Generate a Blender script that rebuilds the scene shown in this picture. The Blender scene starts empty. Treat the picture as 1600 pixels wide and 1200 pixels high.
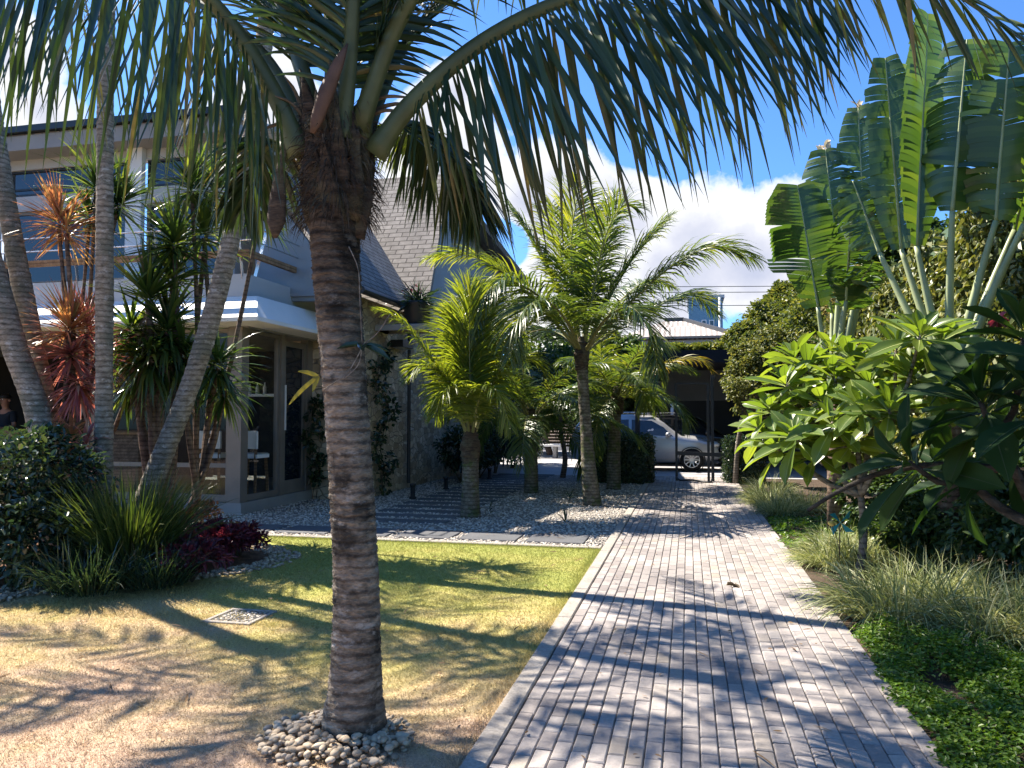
import bpy, math, random
import numpy as np
from mathutils import Vector

random.seed(5)
RNG = np.random.default_rng(11)
SC = bpy.context.scene
COL = SC.collection
R = math.radians

# ------------------------------------------------------------------ camera model (photo pixels, 1600 x 1200)
F = 1200.0
YAW = R(12.9)
PIT = math.atan(50.0 / F)
CAM = np.array([0.0, 0.0, 1.55])
FH = np.array([-math.sin(YAW), math.cos(YAW), 0.0])
RT = np.array([math.cos(YAW), math.sin(YAW), 0.0])
UZ = np.array([0.0, 0.0, 1.0])
FW = FH * math.cos(PIT) + UZ * math.sin(PIT)
UP = -FH * math.sin(PIT) + UZ * math.cos(PIT)

def ray(px, py):
    return FW + RT * ((px - 800) / F) + UP * ((600 - py) / F)
def P(px, py, D):
    r = ray(px, py)
    return CAM + r * (D / float(r @ FH))
def G(px, py, z=0.0):
    r = ray(px, py)
    return CAM + r * ((z - CAM[2]) / r[2])
def onY(px, py, y):
    r = ray(px, py)
    return CAM + r * (y / r[1])
def onX(px, py, x):
    r = ray(px, py)
    return CAM + r * (x / r[0])
def ground_at(px, D):
    p = P(px, 650, D); p[2] = 0.0
    return p

# ------------------------------------------------------------------ mesh helpers
ORG = {}
def nrm(a):
    a = np.asarray(a, float)
    return a / np.maximum(np.linalg.norm(a, axis=-1, keepdims=True), 1e-9)

class MB:
    def __init__(s):
        s.v = []; s.q = []; s.t = []; s.qm = []; s.tm = []; s.n = 0
    def add(s, v, q=None, t=None, m=0):
        v = np.asarray(v, float).reshape(-1, 3)
        if q is not None and len(q):
            q = np.asarray(q, int).reshape(-1, 4); s.q.append(q + s.n); s.qm.append(np.full(len(q), m))
        if t is not None and len(t):
            t = np.asarray(t, int).reshape(-1, 3); s.t.append(t + s.n); s.tm.append(np.full(len(t), m))
        s.v.append(v); s.n += len(v)
    def build(s, name, mats, parent=None, smooth=True):
        v = np.concatenate(s.v) if s.v else np.zeros((0, 3))
        q = np.concatenate(s.q) if s.q else np.zeros((0, 4), int)
        t = np.concatenate(s.t) if s.t else np.zeros((0, 3), int)
        mi = np.concatenate(s.qm + s.tm) if (s.qm or s.tm) else np.zeros(0, int)
        me = bpy.data.meshes.new(name)
        org = ORG.get(parent.name, np.zeros(3)) if parent else np.zeros(3)
        v = v - org
        me.vertices.add(len(v)); me.vertices.foreach_set('co', v.astype(np.float32).ravel())
        loops = np.concatenate([q.ravel(), t.ravel()]).astype(np.int32)
        me.loops.add(len(loops)); me.loops.foreach_set('vertex_index', loops)
        npoly = len(q) + len(t)
        me.polygons.add(npoly)
        starts = np.concatenate([np.arange(len(q)) * 4, len(q) * 4 + np.arange(len(t)) * 3]).astype(np.int32)
        me.polygons.foreach_set('loop_start', starts)
        me.polygons.foreach_set('material_index', mi.astype(np.int32))
        me.polygons.foreach_set('use_smooth', np.full(npoly, smooth))
        me.update(calc_edges=True)
        for m in (mats if isinstance(mats, (list, tuple)) else [mats]):
            me.materials.append(m)
        o = bpy.data.objects.new(name, me)
        COL.objects.link(o)
        if parent: o.parent = parent
        ORG[o.name] = org
        return o

def tag(o, label=None, cat=None, group=None, kind=None):
    if label: o['label'] = label
    if cat: o['category'] = cat
    if group: o['group'] = group
    if kind: o['kind'] = kind
    return o
def thing(name, label, cat, loc=(0, 0, 0), group=None):
    o = bpy.data.objects.new(name, None)
    o.empty_display_size = 0.2
    COL.objects.link(o)
    o.location = [float(a) for a in loc]
    ORG[o.name] = np.array([float(a) for a in loc])
    return tag(o, label, cat, group)
def copy_tree(o, loc=None, rz=None, label=None, parent=None):
    c = o.copy(); COL.objects.link(c)
    if parent: c.parent = parent
    if loc is not None: c.location = [float(a) for a in loc]
    if rz is not None: c.rotation_euler = (0, 0, rz)
    if label: c['label'] = label
    for ch in list(o.children): copy_tree(ch, parent=c)
    return c

def spline(ctrl, n=30):
    c = np.asarray(ctrl, float)
    if len(c) == 2: c = np.array([c[0], (c[0] + c[1]) / 2, c[1]])
    e = np.vstack([2 * c[0] - c[1], c, 2 * c[-1] - c[-2]])
    out = []
    m = len(c) - 1
    for u in np.linspace(0, m, n):
        i = min(int(u), m - 1); f = u - i
        p0, p1, p2, p3 = e[i], e[i + 1], e[i + 2], e[i + 3]
        out.append(0.5 * ((2 * p1) + (-p0 + p2) * f + (2 * p0 - 5 * p1 + 4 * p2 - p3) * f * f + (-p0 + 3 * p1 - 3 * p2 + p3) * f ** 3))
    out = np.array(out)
    # resample by arc length
    d = np.concatenate([[0], np.cumsum(np.linalg.norm(np.diff(out, axis=0), axis=1))])
    s = np.linspace(0, d[-1], n)
    return np.stack([np.interp(s, d, out[:, k]) for k in range(3)], 1)

def frames(pts):
    T = nrm(np.gradient(pts, axis=0))
    ref = np.array([1.0, 0, 0]) if abs(T[0][0]) < 0.8 else np.array([0, 1.0, 0])
    N = [nrm(ref - T[0] * (ref @ T[0]))]
    for i in range(1, len(pts)):
        v = N[-1] - T[i] * (N[-1] @ T[i]); N.append(nrm(v))
    N = np.array(N)
    return T, N, np.cross(T, N)

def tube(mb, pts, rad, seg=8, m=0, cap=True, flat=1.0):
    pts = np.asarray(pts, float); n = len(pts)
    rad = np.broadcast_to(np.asarray(rad, float), (n,))
    T, N, B = frames(pts)
    a = np.linspace(0, 2 * math.pi, seg, endpoint=False)
    v = pts[:, None, :] + rad[:, None, None] * (np.cos(a)[None, :, None] * N[:, None, :] + flat * np.sin(a)[None, :, None] * B[:, None, :])
    i = np.arange(n - 1)[:, None] * seg; j = np.arange(seg)[None, :]; k = (j + 1) % seg
    q = np.stack([i + j, i + k, i + seg + k, i + seg + j], -1).reshape(-1, 4)
    v = v.reshape(-1, 3)
    t = []
    if cap:
        v = np.vstack([v, pts[0], pts[-1]])
        c0, c1 = n * seg, n * seg + 1
        for b in range(seg):
            t.append((c0, (b + 1) % seg, b)); t.append((c1, (n - 1) * seg + b, (n - 1) * seg + (b + 1) % seg))
    mb.add(v, q, t if t else None, m)

def bar(mb, p, q, r, seg=8, m=0):
    tube(mb, [p, q], [r, r], seg, m)

BQ = np.array([[0, 3, 2, 1], [4, 5, 6, 7], [0, 1, 5, 4], [1, 2, 6, 5], [2, 3, 7, 6], [3, 0, 4, 7]])
def box(mb, x0, x1, y0, y1, z0, z1, m=0):
    x0, x1 = min(x0, x1), max(x0, x1); y0, y1 = min(y0, y1), max(y0, y1); z0, z1 = min(z0, z1), max(z0, z1)
    v = [(x0, y0, z0), (x1, y0, z0), (x1, y1, z0), (x0, y1, z0), (x0, y0, z1), (x1, y0, z1), (x1, y1, z1), (x0, y1, z1)]
    mb.add(v, BQ, None, m)
def bbox(mb, x0, x1, y0, y1, z0, z1, c=0.01, m=0, dz=None):
    """box with a chamfered top edge"""
    v = [(x0, y0, z0), (x1, y0, z0), (x1, y1, z0), (x0, y1, z0),
         (x0, y0, z1 - c), (x1, y0, z1 - c), (x1, y1, z1 - c), (x0, y1, z1 - c),
         (x0 + c, y0 + c, z1), (x1 - c, y0 + c, z1), (x1 - c, y1 - c, z1), (x0 + c, y1 - c, z1)]
    v = np.array(v, float)
    if dz is not None: v[4:, 2] += np.tile(dz, 2)
    q = [[0, 1, 5, 4], [1, 2, 6, 5], [2, 3, 7, 6], [3, 0, 4, 7], [4, 5, 9, 8], [5, 6, 10, 9], [6, 7, 11, 10], [7, 4, 8, 11], [8, 9, 10, 11]]
    mb.add(v, q, None, m)
def beam(mb, p, q, w, h, m=0, up=UZ):
    """rectangular section beam from p to q"""
    p = np.asarray(p, float); q = np.asarray(q, float)
    t = nrm(q - p); s = np.cross(t, up)
    if np.linalg.norm(s) < 1e-3: s = np.cross(t, np.array([0, 1.0, 0]))
    s = nrm(s); u = np.cross(s, t)
    v = []
    for c in (p, q):
        for a, b in ((-1, -1), (1, -1), (1, 1), (-1, 1)):
            v.append(c + s * a * w / 2 + u * b * h / 2)
    mb.add(v, BQ, None, m)
def poly_slab(mb, pts, thick, m=0):
    """extrude a planar polygon along minus its normal"""
    p = np.asarray(pts, float); n = len(p)
    nn = nrm(np.cross(p[1] - p[0], p[2] - p[0]))
    v = np.vstack([p, p - nn * thick])
    t = [(0, i, i + 1) for i in range(1, n - 1)] + [(n, n + i + 1, n + i) for i in range(1, n - 1)]
    q = [(i, n + i, n + (i + 1) % n, (i + 1) % n) for i in range(n)]
    mb.add(v, q, t, m)
def lathe(mb, prof, c=(0, 0, 0), seg=16, m=0):
    prof = np.asarray(prof, float); n = len(prof)
    a = np.linspace(0, 2 * math.pi, seg, endpoint=False)
    v = np.stack([prof[:, None, 0] * np.cos(a), prof[:, None, 0] * np.sin(a), np.repeat(prof[:, 1:2], seg, 1)], -1) + np.asarray(c, float)
    i = np.arange(n - 1)[:, None] * seg; j = np.arange(seg)[None, :]; k = (j + 1) % seg
    q = np.stack([i + j, i + k, i + seg + k, i + seg + j], -1).reshape(-1, 4)
    mb.add(v.reshape(-1, 3), q, None, m)

# icosphere-like pebble
def ico():
    g = (1 + 5 ** .5) / 2
    v = nrm(np.array([(-1, g, 0), (1, g, 0), (-1, -g, 0), (1, -g, 0), (0, -1, g), (0, 1, g), (0, -1, -g), (0, 1, -g), (g, 0, -1), (g, 0, 1), (-g, 0, -1), (-g, 0, 1)]))
    f = np.array([(0, 11, 5), (0, 5, 1), (0, 1, 7), (0, 7, 10), (0, 10, 11), (1, 5, 9), (5, 11, 4), (11, 10, 2), (10, 7, 6), (7, 1, 8), (3, 9, 4), (3, 4, 2), (3, 2, 6), (3, 6, 8), (3, 8, 9), (4, 9, 5), (2, 4, 11), (6, 2, 10), (8, 6, 7), (9, 8, 1)])
    return v, f
ICO0 = ico()
def subdiv(v, f):
    v = list(map(tuple, v)); cache = {}; out = []
    def mid(a, b):
        k = (min(a, b), max(a, b))
        if k not in cache:
            p = nrm((np.array(v[a]) + np.array(v[b])) / 2); v.append(tuple(p)); cache[k] = len(v) - 1
        return cache[k]
    for a, b, c in f:
        ab, bc, ca = mid(a, b), mid(b, c), mid(c, a)
        out += [(a, ab, ca), (b, bc, ab), (c, ca, bc), (ab, bc, ca)]
    return np.array(v), np.array(out)
ICO1 = subdiv(*ICO0)
ICO2 = subdiv(*ICO1)
def stones(mb, pos, size, base=ICO1, flat=.55, m=0, jit=.12):
    bv, bf = base
    n = len(pos)
    a = RNG.uniform(0, 2 * math.pi, n)
    sx = size * RNG.uniform(.75, 1.3, n); sy = size * RNG.uniform(.6, 1.0, n); sz = size * flat * RNG.uniform(.75, 1.2, n)
    v = bv[None] * (1 + RNG.uniform(-jit, jit, (n, len(bv)))[..., None])
    v = v * np.stack([sx, sy, sz], 1)[:, None, :]
    tl = RNG.uniform(-.35, .35, n)
    ct, st = np.cos(tl)[:, None], np.sin(tl)[:, None]
    y = v[..., 1] * ct - v[..., 2] * st; z = v[..., 1] * st + v[..., 2] * ct
    x = v[..., 0]
    ca, sa = np.cos(a)[:, None], np.sin(a)[:, None]
    v = np.stack([x * ca - y * sa, x * sa + y * ca, z], -1) + np.asarray(pos)[:, None, :]
    f = (bf[None] + (np.arange(n) * len(bv))[:, None, None]).reshape(-1, 3)
    mb.add(v.reshape(-1, 3), None, f, m)

# ------------------------------------------------------------------ leaves
def blades(mb, p0, d0, L, W, wd, droop, ns=5, fold=0.0, prof=(.45, 1, 1, .7, .04), m=0):
    """curved strap leaves, vectorised.  p0,d0,wd: (n,3); L,W,droop: (n,)"""
    p0 = np.asarray(p0, float); n = len(p0)
    if n == 0: return
    d = nrm(d0); L = np.broadcast_to(L, (n,)); W = np.broadcast_to(W, (n,)); droop = np.broadcast_to(droop, (n,))
    st = np.linspace(0, 1, ns); pr = np.interp(st, np.linspace(0, 1, len(prof)), prof)
    p = p0.copy(); rows = []
    g = np.array([0, 0, -1.0])
    for k in range(ns):
        w = nrm(wd - d * np.sum(wd * d, 1, keepdims=True))
        h = (W * pr[k] / 2)[:, None]
        if fold:
            nn = np.cross(d, w) * np.sign(np.cross(d, w)[:, 2:3] + 1e-6)
            rows.append(np.stack([p + w * h + nn * h * fold, p, p - w * h + nn * h * fold], 1))
        else:
            rows.append(np.stack([p + w * h, p - w * h], 1))
        if k < ns - 1:
            d = nrm(d + g * (droop / (ns - 1))[:, None] * (0.5 + k / (ns - 1)))
            p = p + d * (L / (ns - 1))[:, None]
    c = 3 if fold else 2
    v = np.stack(rows, 1)  # n, ns, c, 3
    base = (np.arange(n) * ns * c)[:, None, None]
    i = (np.arange(ns - 1) * c)[None, :, None]; j = np.arange(c - 1)[None, None, :]
    b = base + i + j
    q = np.stack([b, b + 1, b + c + 1, b + c], -1).reshape(-1, 4)
    mb.add(v.reshape(-1, 3), q, None, m)

def ovals(mb, p, d, nn, L, W, m=0, fold=.18, curl=.15):
    """oval leaves: 6 verts, two quads folded on the midrib"""
    p = np.asarray(p, float); n = len(p)
    d = nrm(d); s = nrm(np.cross(d, nn)); u = np.cross(s, d)
    L = np.broadcast_to(L, (n,))[:, None]; W = np.broadcast_to(W, (n,))[:, None]
    tip = p + d * L - u * L * curl
    l1 = p + d * L * .28 + s * W * .42 + u * W * fold; l2 = p + d * L * .68 + s * W * .42 + u * (W * fold - L * curl * .4)
    r1 = p + d * L * .28 - s * W * .42 + u * W * fold; r2 = p + d * L * .68 - s * W * .42 + u * (W * fold - L * curl * .4)
    v = np.stack([p, l1, l2, tip, r2, r1], 1).reshape(-1, 3)
    b = (np.arange(n) * 6)[:, None]
    q = np.concatenate([b + np.array([[0, 3, 2, 1]]), b + np.array([[0, 5, 4, 3]])], 0)
    mb.add(v, q, None, m)

def rdir(n, zmin=-1.0):
    z = RNG.uniform(zmin, 1, n); a = RNG.uniform(0, 2 * math.pi, n); r = np.sqrt(1 - z * z)
    return np.stack([r * np.cos(a), r * np.sin(a), z], 1)

def clumped(center, rad, nclump, per, cr=.3, shell=.55, zmin=-.6):
    """leaf positions in clumps spread through an ellipsoid; returns positions and outward directions"""
    center = np.asarray(center, float); rad = np.asarray(rad, float)
    c = rdir(nclump, zmin) * (RNG.uniform(shell, 1, nclump) ** .6)[:, None]
    k = RNG.integers(int(per * .5), int(per * 1.5), nclump)
    idx = np.repeat(np.arange(nclump), k)
    sz = cr * RNG.uniform(.6, 1.4, nclump)
    off = rdir(len(idx)) * (RNG.uniform(0, 1, len(idx)) ** .45)[:, None] * sz[idx][:, None]
    q = c[idx] + off * np.array([1, 1, .75])
    return center + q * rad, nrm(off * .8 + c[idx] * .6 + rdir(len(idx)) * .5)

def crown_leaves(mb, center, rad, nclump, per, L, W, cr=.3, shell=.5, zmin=-.6, m=0, hang=.2):
    p, o = clumped(center, rad, nclump, per, cr, shell, zmin)
    n = len(p)
    d = nrm(o + rdir(n) * .6 - np.array([0, 0, hang]))
    nn = nrm(o * .5 + np.array([0, 0, .8]) + rdir(n) * .5)
    ovals(mb, p, d, nn, L * RNG.uniform(.6, 1.25, n), W * RNG.uniform(.7, 1.2, n), m)

def frond(mb, ctrl, n=70, L=.7, w=.035, droop=1.0, pet=.16, r0=.03, fold=.35, lift=.25, ang=(25, 62), rnd=.1, ml=1, mr=0, ns=6, out=None, pfl=.6, base_w=1.0, seg=7, miss=0.0, prof=(.35, .9, 1, .85, .5, .03), ang2=None, hang=0.0):
    c = spline(ctrl, 36)
    t = np.linspace(0, 1, 36)
    rad = r0 * np.interp(t, [0, .06, .25, .6, 1], [base_w, base_w * .72, .6, .33, .08])
    tube(mb, c, rad, seg, mr, True, pfl)
    tt = np.clip(np.linspace(pet, .995, n) + RNG.normal(0, .002, n), 0, 1)
    p = np.stack([np.interp(tt, t, c[:, k]) for k in range(3)], 1)
    Tg = nrm(np.gradient(c, axis=0)); T = nrm(np.stack([np.interp(tt, t, Tg[:, k]) for k in range(3)], 1))
    if out is None:
        out = c[-1] - c[0]
    out = np.array([out[0], out[1], 0.0]); out = nrm(out)
    U = np.array([0, 0, 1.0]) * 1.0 - out * .6
    U = nrm(U[None] - T * np.sum(U * T, 1, keepdims=True))
    S = nrm(np.cross(T, U))
    u = (tt - pet) / (1 - pet)
    lf = np.interp(u, [0, .12, .4, .75, 1], [.5, .82, 1, .8, .32]) * L
    for s in (-1, 1):
        A = np.radians(np.interp(u, [0, 1], ang2 if (ang2 and s > 0) else ang))
        a = A + RNG.normal(0, rnd, n)
        d = S * s * np.cos(a)[:, None] + T * np.sin(a)[:, None] + U * (lift + RNG.normal(0, rnd, n))[:, None] - UZ * hang
        tw = U * RNG.normal(0, .35, n)[:, None] + T
        keep = RNG.uniform(0, 1, n) > miss
        blades(mb, p[keep], d[keep], (lf * RNG.uniform(.85, 1.1, n))[keep], (w * np.interp(u, [0, .2, .8, 1], [.7, 1, .9, .5]))[keep], tw[keep],
               (droop * RNG.uniform(.7, 1.3, n))[keep], ns, fold, prof, ml)

def arc_ctrl(p0, az, e0, length, bend, n=7):
    """control points of a frond that leaves p0 at azimuth az, elevation e0 (deg) and bends down by bend deg"""
    pts = [np.asarray(p0, float)]
    o = np.array([math.cos(az), math.sin(az), 0])
    for i in range(n - 1):
        f = (i + .5) / (n - 1)
        e = R(e0 - bend * f ** 1.3)
        pts.append(pts[-1] + (o * math.cos(e) + UZ * math.sin(e)) * length / (n - 1))
    return pts

def ring_trunk(mb, ctrl, rad, seg=40, nz=160, pitch=.06, amp=.008, rough=.004, m=0, soft=3.0):
    c = spline(ctrl, nz)
    d = np.concatenate([[0], np.cumsum(np.linalg.norm(np.diff(c, axis=0), axis=1))])
    T, N, B = frames(c)
    a = np.linspace(0, 2 * math.pi, seg, endpoint=False)
    s = np.linspace(0, 1, nz)
    r = np.interp(s, np.linspace(0, 1, len(rad)), rad)[:, None] * np.ones((1, seg))
    ph = d[:, None] / pitch + .8 * np.sin(d[:, None] * 5.3) + .5 * np.sin(d[:, None] * 12.1) + .28 * np.sin(a + d[:, None] * 3.1) + .16 * np.sin(3 * a + 1.3 + d[:, None] * 9) + RNG.normal(0, .05, (nz, 1)) 
    fr = ph - np.floor(ph)
    idx = np.floor(ph).astype(int)
    jit = RNG.uniform(.25, 1.6, 4000)[np.clip(idx, 0, 3999)]
    r = r + amp * jit * (1 - fr) ** soft - amp * .4
    r = r + rough * RNG.normal(0, 1, (nz, seg)) * .6 + rough * np.sin(a * 2 + d[:, None] * 2.2)
    v = c[:, None, :] + r[..., None] * (np.cos(a)[None, :, None] * N[:, None, :] + np.sin(a)[None, :, None] * B[:, None, :])
    i = np.arange(nz - 1)[:, None] * seg; j = np.arange(seg)[None, :]; k = (j + 1) % seg
    q = np.stack([i + j, i + k, i + seg + k, i + seg + j], -1).reshape(-1, 4)
    v = np.vstack([v.reshape(-1, 3), c[-1]])
    t = [(nz * seg, (nz - 1) * seg + b, (nz - 1) * seg + (b + 1) % seg) for b in range(seg)]
    mb.add(v, q, t, m)
    return c
# ------------------------------------------------------------------ materials
def newmat(name):
    m = bpy.data.materials.new(name); m.use_nodes = True
    nt = m.node_tree
    for n in list(nt.nodes): nt.nodes.remove(n)
    o = nt.nodes.new('ShaderNodeOutputMaterial')
    return m, nt, o
def nd(nt, typ, **kw):
    n = nt.nodes.new(typ)
    for k, v in kw.items():
        if k in n.inputs: n.inputs[k].default_value = v
        else: setattr(n, k, v)
    return n
def c4(c): return (c[0], c[1], c[2], 1.0)
def ramp(nt, fac, stops):
    r = nt.nodes.new('ShaderNodeValToRGB')
    el = r.color_ramp.elements
    while len(el) > 1: el.remove(el[-1])
    el[0].position = stops[0][0]; el[0].color = c4(stops[0][1])
    for p, c in stops[1:]:
        e = el.new(p); e.color = c4(c)
    nt.links.new(fac, r.inputs[0])
    return r.outputs[0]
def mixc(nt, fac, a, b, mode='MIX'):
    m = nt.nodes.new('ShaderNodeMix'); m.data_type = 'RGBA'; m.blend_type = mode
    for sock, val in ((m.inputs[0], fac), (m.inputs[6], a), (m.inputs[7], b)):
        if isinstance(val, (int, float)): sock.default_value = val
        elif isinstance(val, tuple): sock.default_value = c4(val)
        else: nt.links.new(val, sock)
    return m.outputs[2]
def math_(nt, op, a, b=None, clamp=False):
    m = nt.nodes.new('ShaderNodeMath'); m.operation = op; m.use_clamp = clamp
    for i, v in enumerate((a, b)):
        if v is None: continue
        if isinstance(v, (int, float)): m.inputs[i].default_value = v
        else: nt.links.new(v, m.inputs[i])
    return m.outputs[0]
def coords(nt, scale=(1, 1, 1), loc=(0, 0, 0), rot=(0, 0, 0)):
    tc = nt.nodes.new('ShaderNodeTexCoord'); mp = nt.nodes.new('ShaderNodeMapping')
    mp.inputs['Scale'].default_value = scale; mp.inputs['Location'].default_value = loc; mp.inputs['Rotation'].default_value = rot
    nt.links.new(tc.outputs['Object'], mp.inputs[0])
    return mp.outputs[0]
def noise(nt, vec, scale=5, detail=4, rough=.55, out='Fac'):
    n = nt.nodes.new('ShaderNodeTexNoise'); n.inputs['Scale'].default_value = scale; n.inputs['Detail'].default_value = detail; n.inputs['Roughness'].default_value = rough
    nt.links.new(vec, n.inputs['Vector'])
    return n.outputs[out]
def bump(nt, h, strength=.5, dist=.02, prev=None):
    b = nt.nodes.new('ShaderNodeBump'); b.inputs['Strength'].default_value = strength; b.inputs['Distance'].default_value = dist
    nt.links.new(h, b.inputs['Height'])
    if prev is not None: nt.links.new(prev, b.inputs['Normal'])
    return b.outputs[0]
def princ(nt, o, col, rough=.6, normal=None, spec=.4, metal=0.0):
    p = nt.nodes.new('ShaderNodeBsdfPrincipled')
    if isinstance(col, tuple): p.inputs['Base Color'].default_value = c4(col)
    else: nt.links.new(col, p.inputs['Base Color'])
    if isinstance(rough, (int, float)): p.inputs['Roughness'].default_value = rough
    else: nt.links.new(rough, p.inputs['Roughness'])
    p.inputs['Specular IOR Level'].default_value = spec; p.inputs['Metallic'].default_value = metal
    if normal is not None: nt.links.new(normal, p.inputs['Normal'])
    if o is not None: nt.links.new(p.outputs[0], o.inputs[0])
    return p.outputs[0]

def leafmat(name, stops, tr=.4, tint=(1.25, 1.2, .55), rough=.4, spec=.45, patch=None):
    """leaf colour per leaf island + light passing through the leaf"""
    m, nt, o = newmat(name)
    g = nt.nodes.new('ShaderNodeNewGeometry')
    col = ramp(nt, g.outputs['Random Per Island'], stops)
    if patch:
        f = noise(nt, coords(nt), patch[0], 3)
        f = ramp(nt, f, [(.42, (0, 0, 0)), (.6, (1, 1, 1))])
        col = mixc(nt, f, col, patch[1])
    p = princ(nt, None, col, rough, None, spec)
    tl = nt.nodes.new('ShaderNodeBsdfTranslucent')
    tc = mixc(nt, 1.0, col, tint, 'MULTIPLY')
    nt.links.new(tc, tl.inputs[0])
    mx = nt.nodes.new('ShaderNodeMixShader'); mx.inputs[0].default_value = tr
    nt.links.new(p, mx.inputs[1]); nt.links.new(tl.outputs[0], mx.inputs[2])
    nt.links.new(mx.outputs[0], o.inputs[0])
    return m

def plain(name, col, rough=.6, spec=.4, metal=0.0, var=.12, scale=3.0, bumpy=0.0, bscale=60):
    m, nt, o = newmat(name)
    v = coords(nt)
    f = noise(nt, v, scale, 5)
    dark = tuple(c * (1 - var) for c in col); lite = tuple(min(1, c * (1 + var)) for c in col)
    c = ramp(nt, f, [(.3, dark), (.7, lite)])
    nn = None
    if bumpy: nn = bump(nt, noise(nt, v, bscale, 4), bumpy, .01)
    princ(nt, o, c, rough, nn, spec, metal)
    return m

def barkmat(name, stops, zscale=14, ring=1.0, patch=None, rough=.9, ztop=None, lichen=None):
    m, nt, o = newmat(name)
    v = coords(nt, (5, 5, zscale))
    v2 = coords(nt, (2, 2, 2))
    f = noise(nt, v, 2.0, 6, .65)
    c = ramp(nt, f, stops)
    if patch:
        f2 = ramp(nt, noise(nt, v2, patch[0], 4, .6), [(.5, (0, 0, 0)), (.62, (1, 1, 1))])
        c = mixc(nt, f2, c, patch[1])
    if lichen:
        c = mixc(nt, ramp(nt, noise(nt, coords(nt, (1, 1, 1.6)), lichen[0], 5, .7), [(.56, (0, 0, 0)), (.66, (1, 1, 1))]), c, lichen[1])
    if ztop:      # younger upper trunk: dark fibrous leaf scars
        sp = nt.nodes.new('ShaderNodeSeparateXYZ'); nt.links.new(coords(nt), sp.inputs[0])
        zz = math_(nt, 'ADD', sp.outputs[2], math_(nt, 'MULTIPLY', f, .5))
        zz = math_(nt, 'DIVIDE', math_(nt, 'SUBTRACT', zz, ztop), .5, True)
        c = mixc(nt, zz, c, mixc(nt, 1.0, c, (.42, .38, .36), 'MULTIPLY'))
    wv = nt.nodes.new('ShaderNodeTexWave'); wv.bands_direction = 'Z'; wv.inputs['Scale'].default_value = 5.3; wv.inputs['Distortion'].default_value = 2.6; wv.inputs['Detail'].default_value = 6; wv.inputs['Detail Scale'].default_value = 3.5; wv.inputs['Detail Roughness'].default_value = .7
    nt.links.new(coords(nt), wv.inputs['Vector'])
    c = mixc(nt, .75 * ring, c, ramp(nt, wv.outputs['Fac'], [(.0, (.45, .42, .4)), (.3, (1, 1, 1)), (1, (1.15, 1.15, 1.13))]), 'MULTIPLY')
    fine = noise(nt, coords(nt, (14, 14, 60)), 3.0, 4)
    c = mixc(nt, .7, c, ramp(nt, fine, [(.3, (.55, .52, .5)), (.7, (1.1, 1.1, 1.1))]), 'MULTIPLY')
    princ(nt, o, c, rough, bump(nt, fine, .6, .012, bump(nt, f, .5, .02)), .2)
    return m

def brickmat(name, ax, cols, bw, bh, mortar, msize=.03, rough=.8, k=(1, 1), bumpd=.01, off=.5, spec=.25):
    m, nt, o = newmat(name)
    tc = nt.nodes.new('ShaderNodeTexCoord'); sp = nt.nodes.new('ShaderNodeSeparateXYZ'); cb = nt.nodes.new('ShaderNodeCombineXYZ')
    nt.links.new(tc.outputs['Object'], sp.inputs[0])
    for i in range(2):
        nt.links.new(math_(nt, 'MULTIPLY', sp.outputs['XYZ'.index(ax[i])], k[i]), cb.inputs[i])
    b = nt.nodes.new('ShaderNodeTexBrick'); b.offset = off
    b.inputs['Scale'].default_value = 1.0; b.inputs['Brick Width'].default_value = bw; b.inputs['Row Height'].default_value = bh
    b.inputs['Mortar Size'].default_value = msize * bh; b.inputs['Color1'].default_value = c4(cols[0]); b.inputs['Color2'].default_value = c4(cols[1]); b.inputs['Mortar'].default_value = c4(mortar)
    b.inputs['Bias'].default_value = 0.0
    nt.links.new(cb.outputs[0], b.inputs['Vector'])
    n1 = noise(nt, tc.outputs['Object'], 6, 5)
    c = mixc(nt, .6, b.outputs['Color'], ramp(nt, n1, [(.3, (.6, .6, .6)), (.7, (1.2, 1.2, 1.2))]), 'MULTIPLY')
    h = math_(nt, 'SUBTRACT', math_(nt, 'MULTIPLY', noise(nt, tc.outputs['Object'], 30, 4), .35), b.outputs['Fac'])
    princ(nt, o, c, rough, bump(nt, h, .8, bumpd), spec)
    return m

# foliage
M = {}
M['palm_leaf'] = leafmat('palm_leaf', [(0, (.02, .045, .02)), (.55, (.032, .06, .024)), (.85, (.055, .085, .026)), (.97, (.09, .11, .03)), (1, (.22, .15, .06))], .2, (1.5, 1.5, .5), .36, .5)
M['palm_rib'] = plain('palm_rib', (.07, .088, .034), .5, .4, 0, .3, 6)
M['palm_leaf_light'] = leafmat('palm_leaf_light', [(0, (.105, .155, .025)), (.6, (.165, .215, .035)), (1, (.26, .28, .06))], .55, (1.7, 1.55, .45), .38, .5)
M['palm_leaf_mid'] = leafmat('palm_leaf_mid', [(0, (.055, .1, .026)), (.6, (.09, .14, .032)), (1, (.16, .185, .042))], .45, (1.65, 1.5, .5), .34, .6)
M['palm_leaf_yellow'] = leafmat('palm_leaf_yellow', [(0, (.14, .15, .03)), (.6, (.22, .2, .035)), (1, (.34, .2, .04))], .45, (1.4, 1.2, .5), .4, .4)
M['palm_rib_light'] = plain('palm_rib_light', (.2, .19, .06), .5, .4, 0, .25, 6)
M['dry_leaf'] = leafmat('dry_leaf', [(0, (.14, .09, .05)), (1, (.3, .2, .11))], .25, (1.1, 1, .8), .8, .1)
M['fibre'] = barkmat('fibre', [(.3, (.034, .026, .019)), (.55, (.09, .066, .046)), (.75, (.17, .125, .085))], 20, ring=.35, patch=(3.0, (.12, .105, .065)))
M['spathe'] = plain('spathe', (.115, .065, .04), .6, .3, 0, .3, 9, .3, 40)
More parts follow.
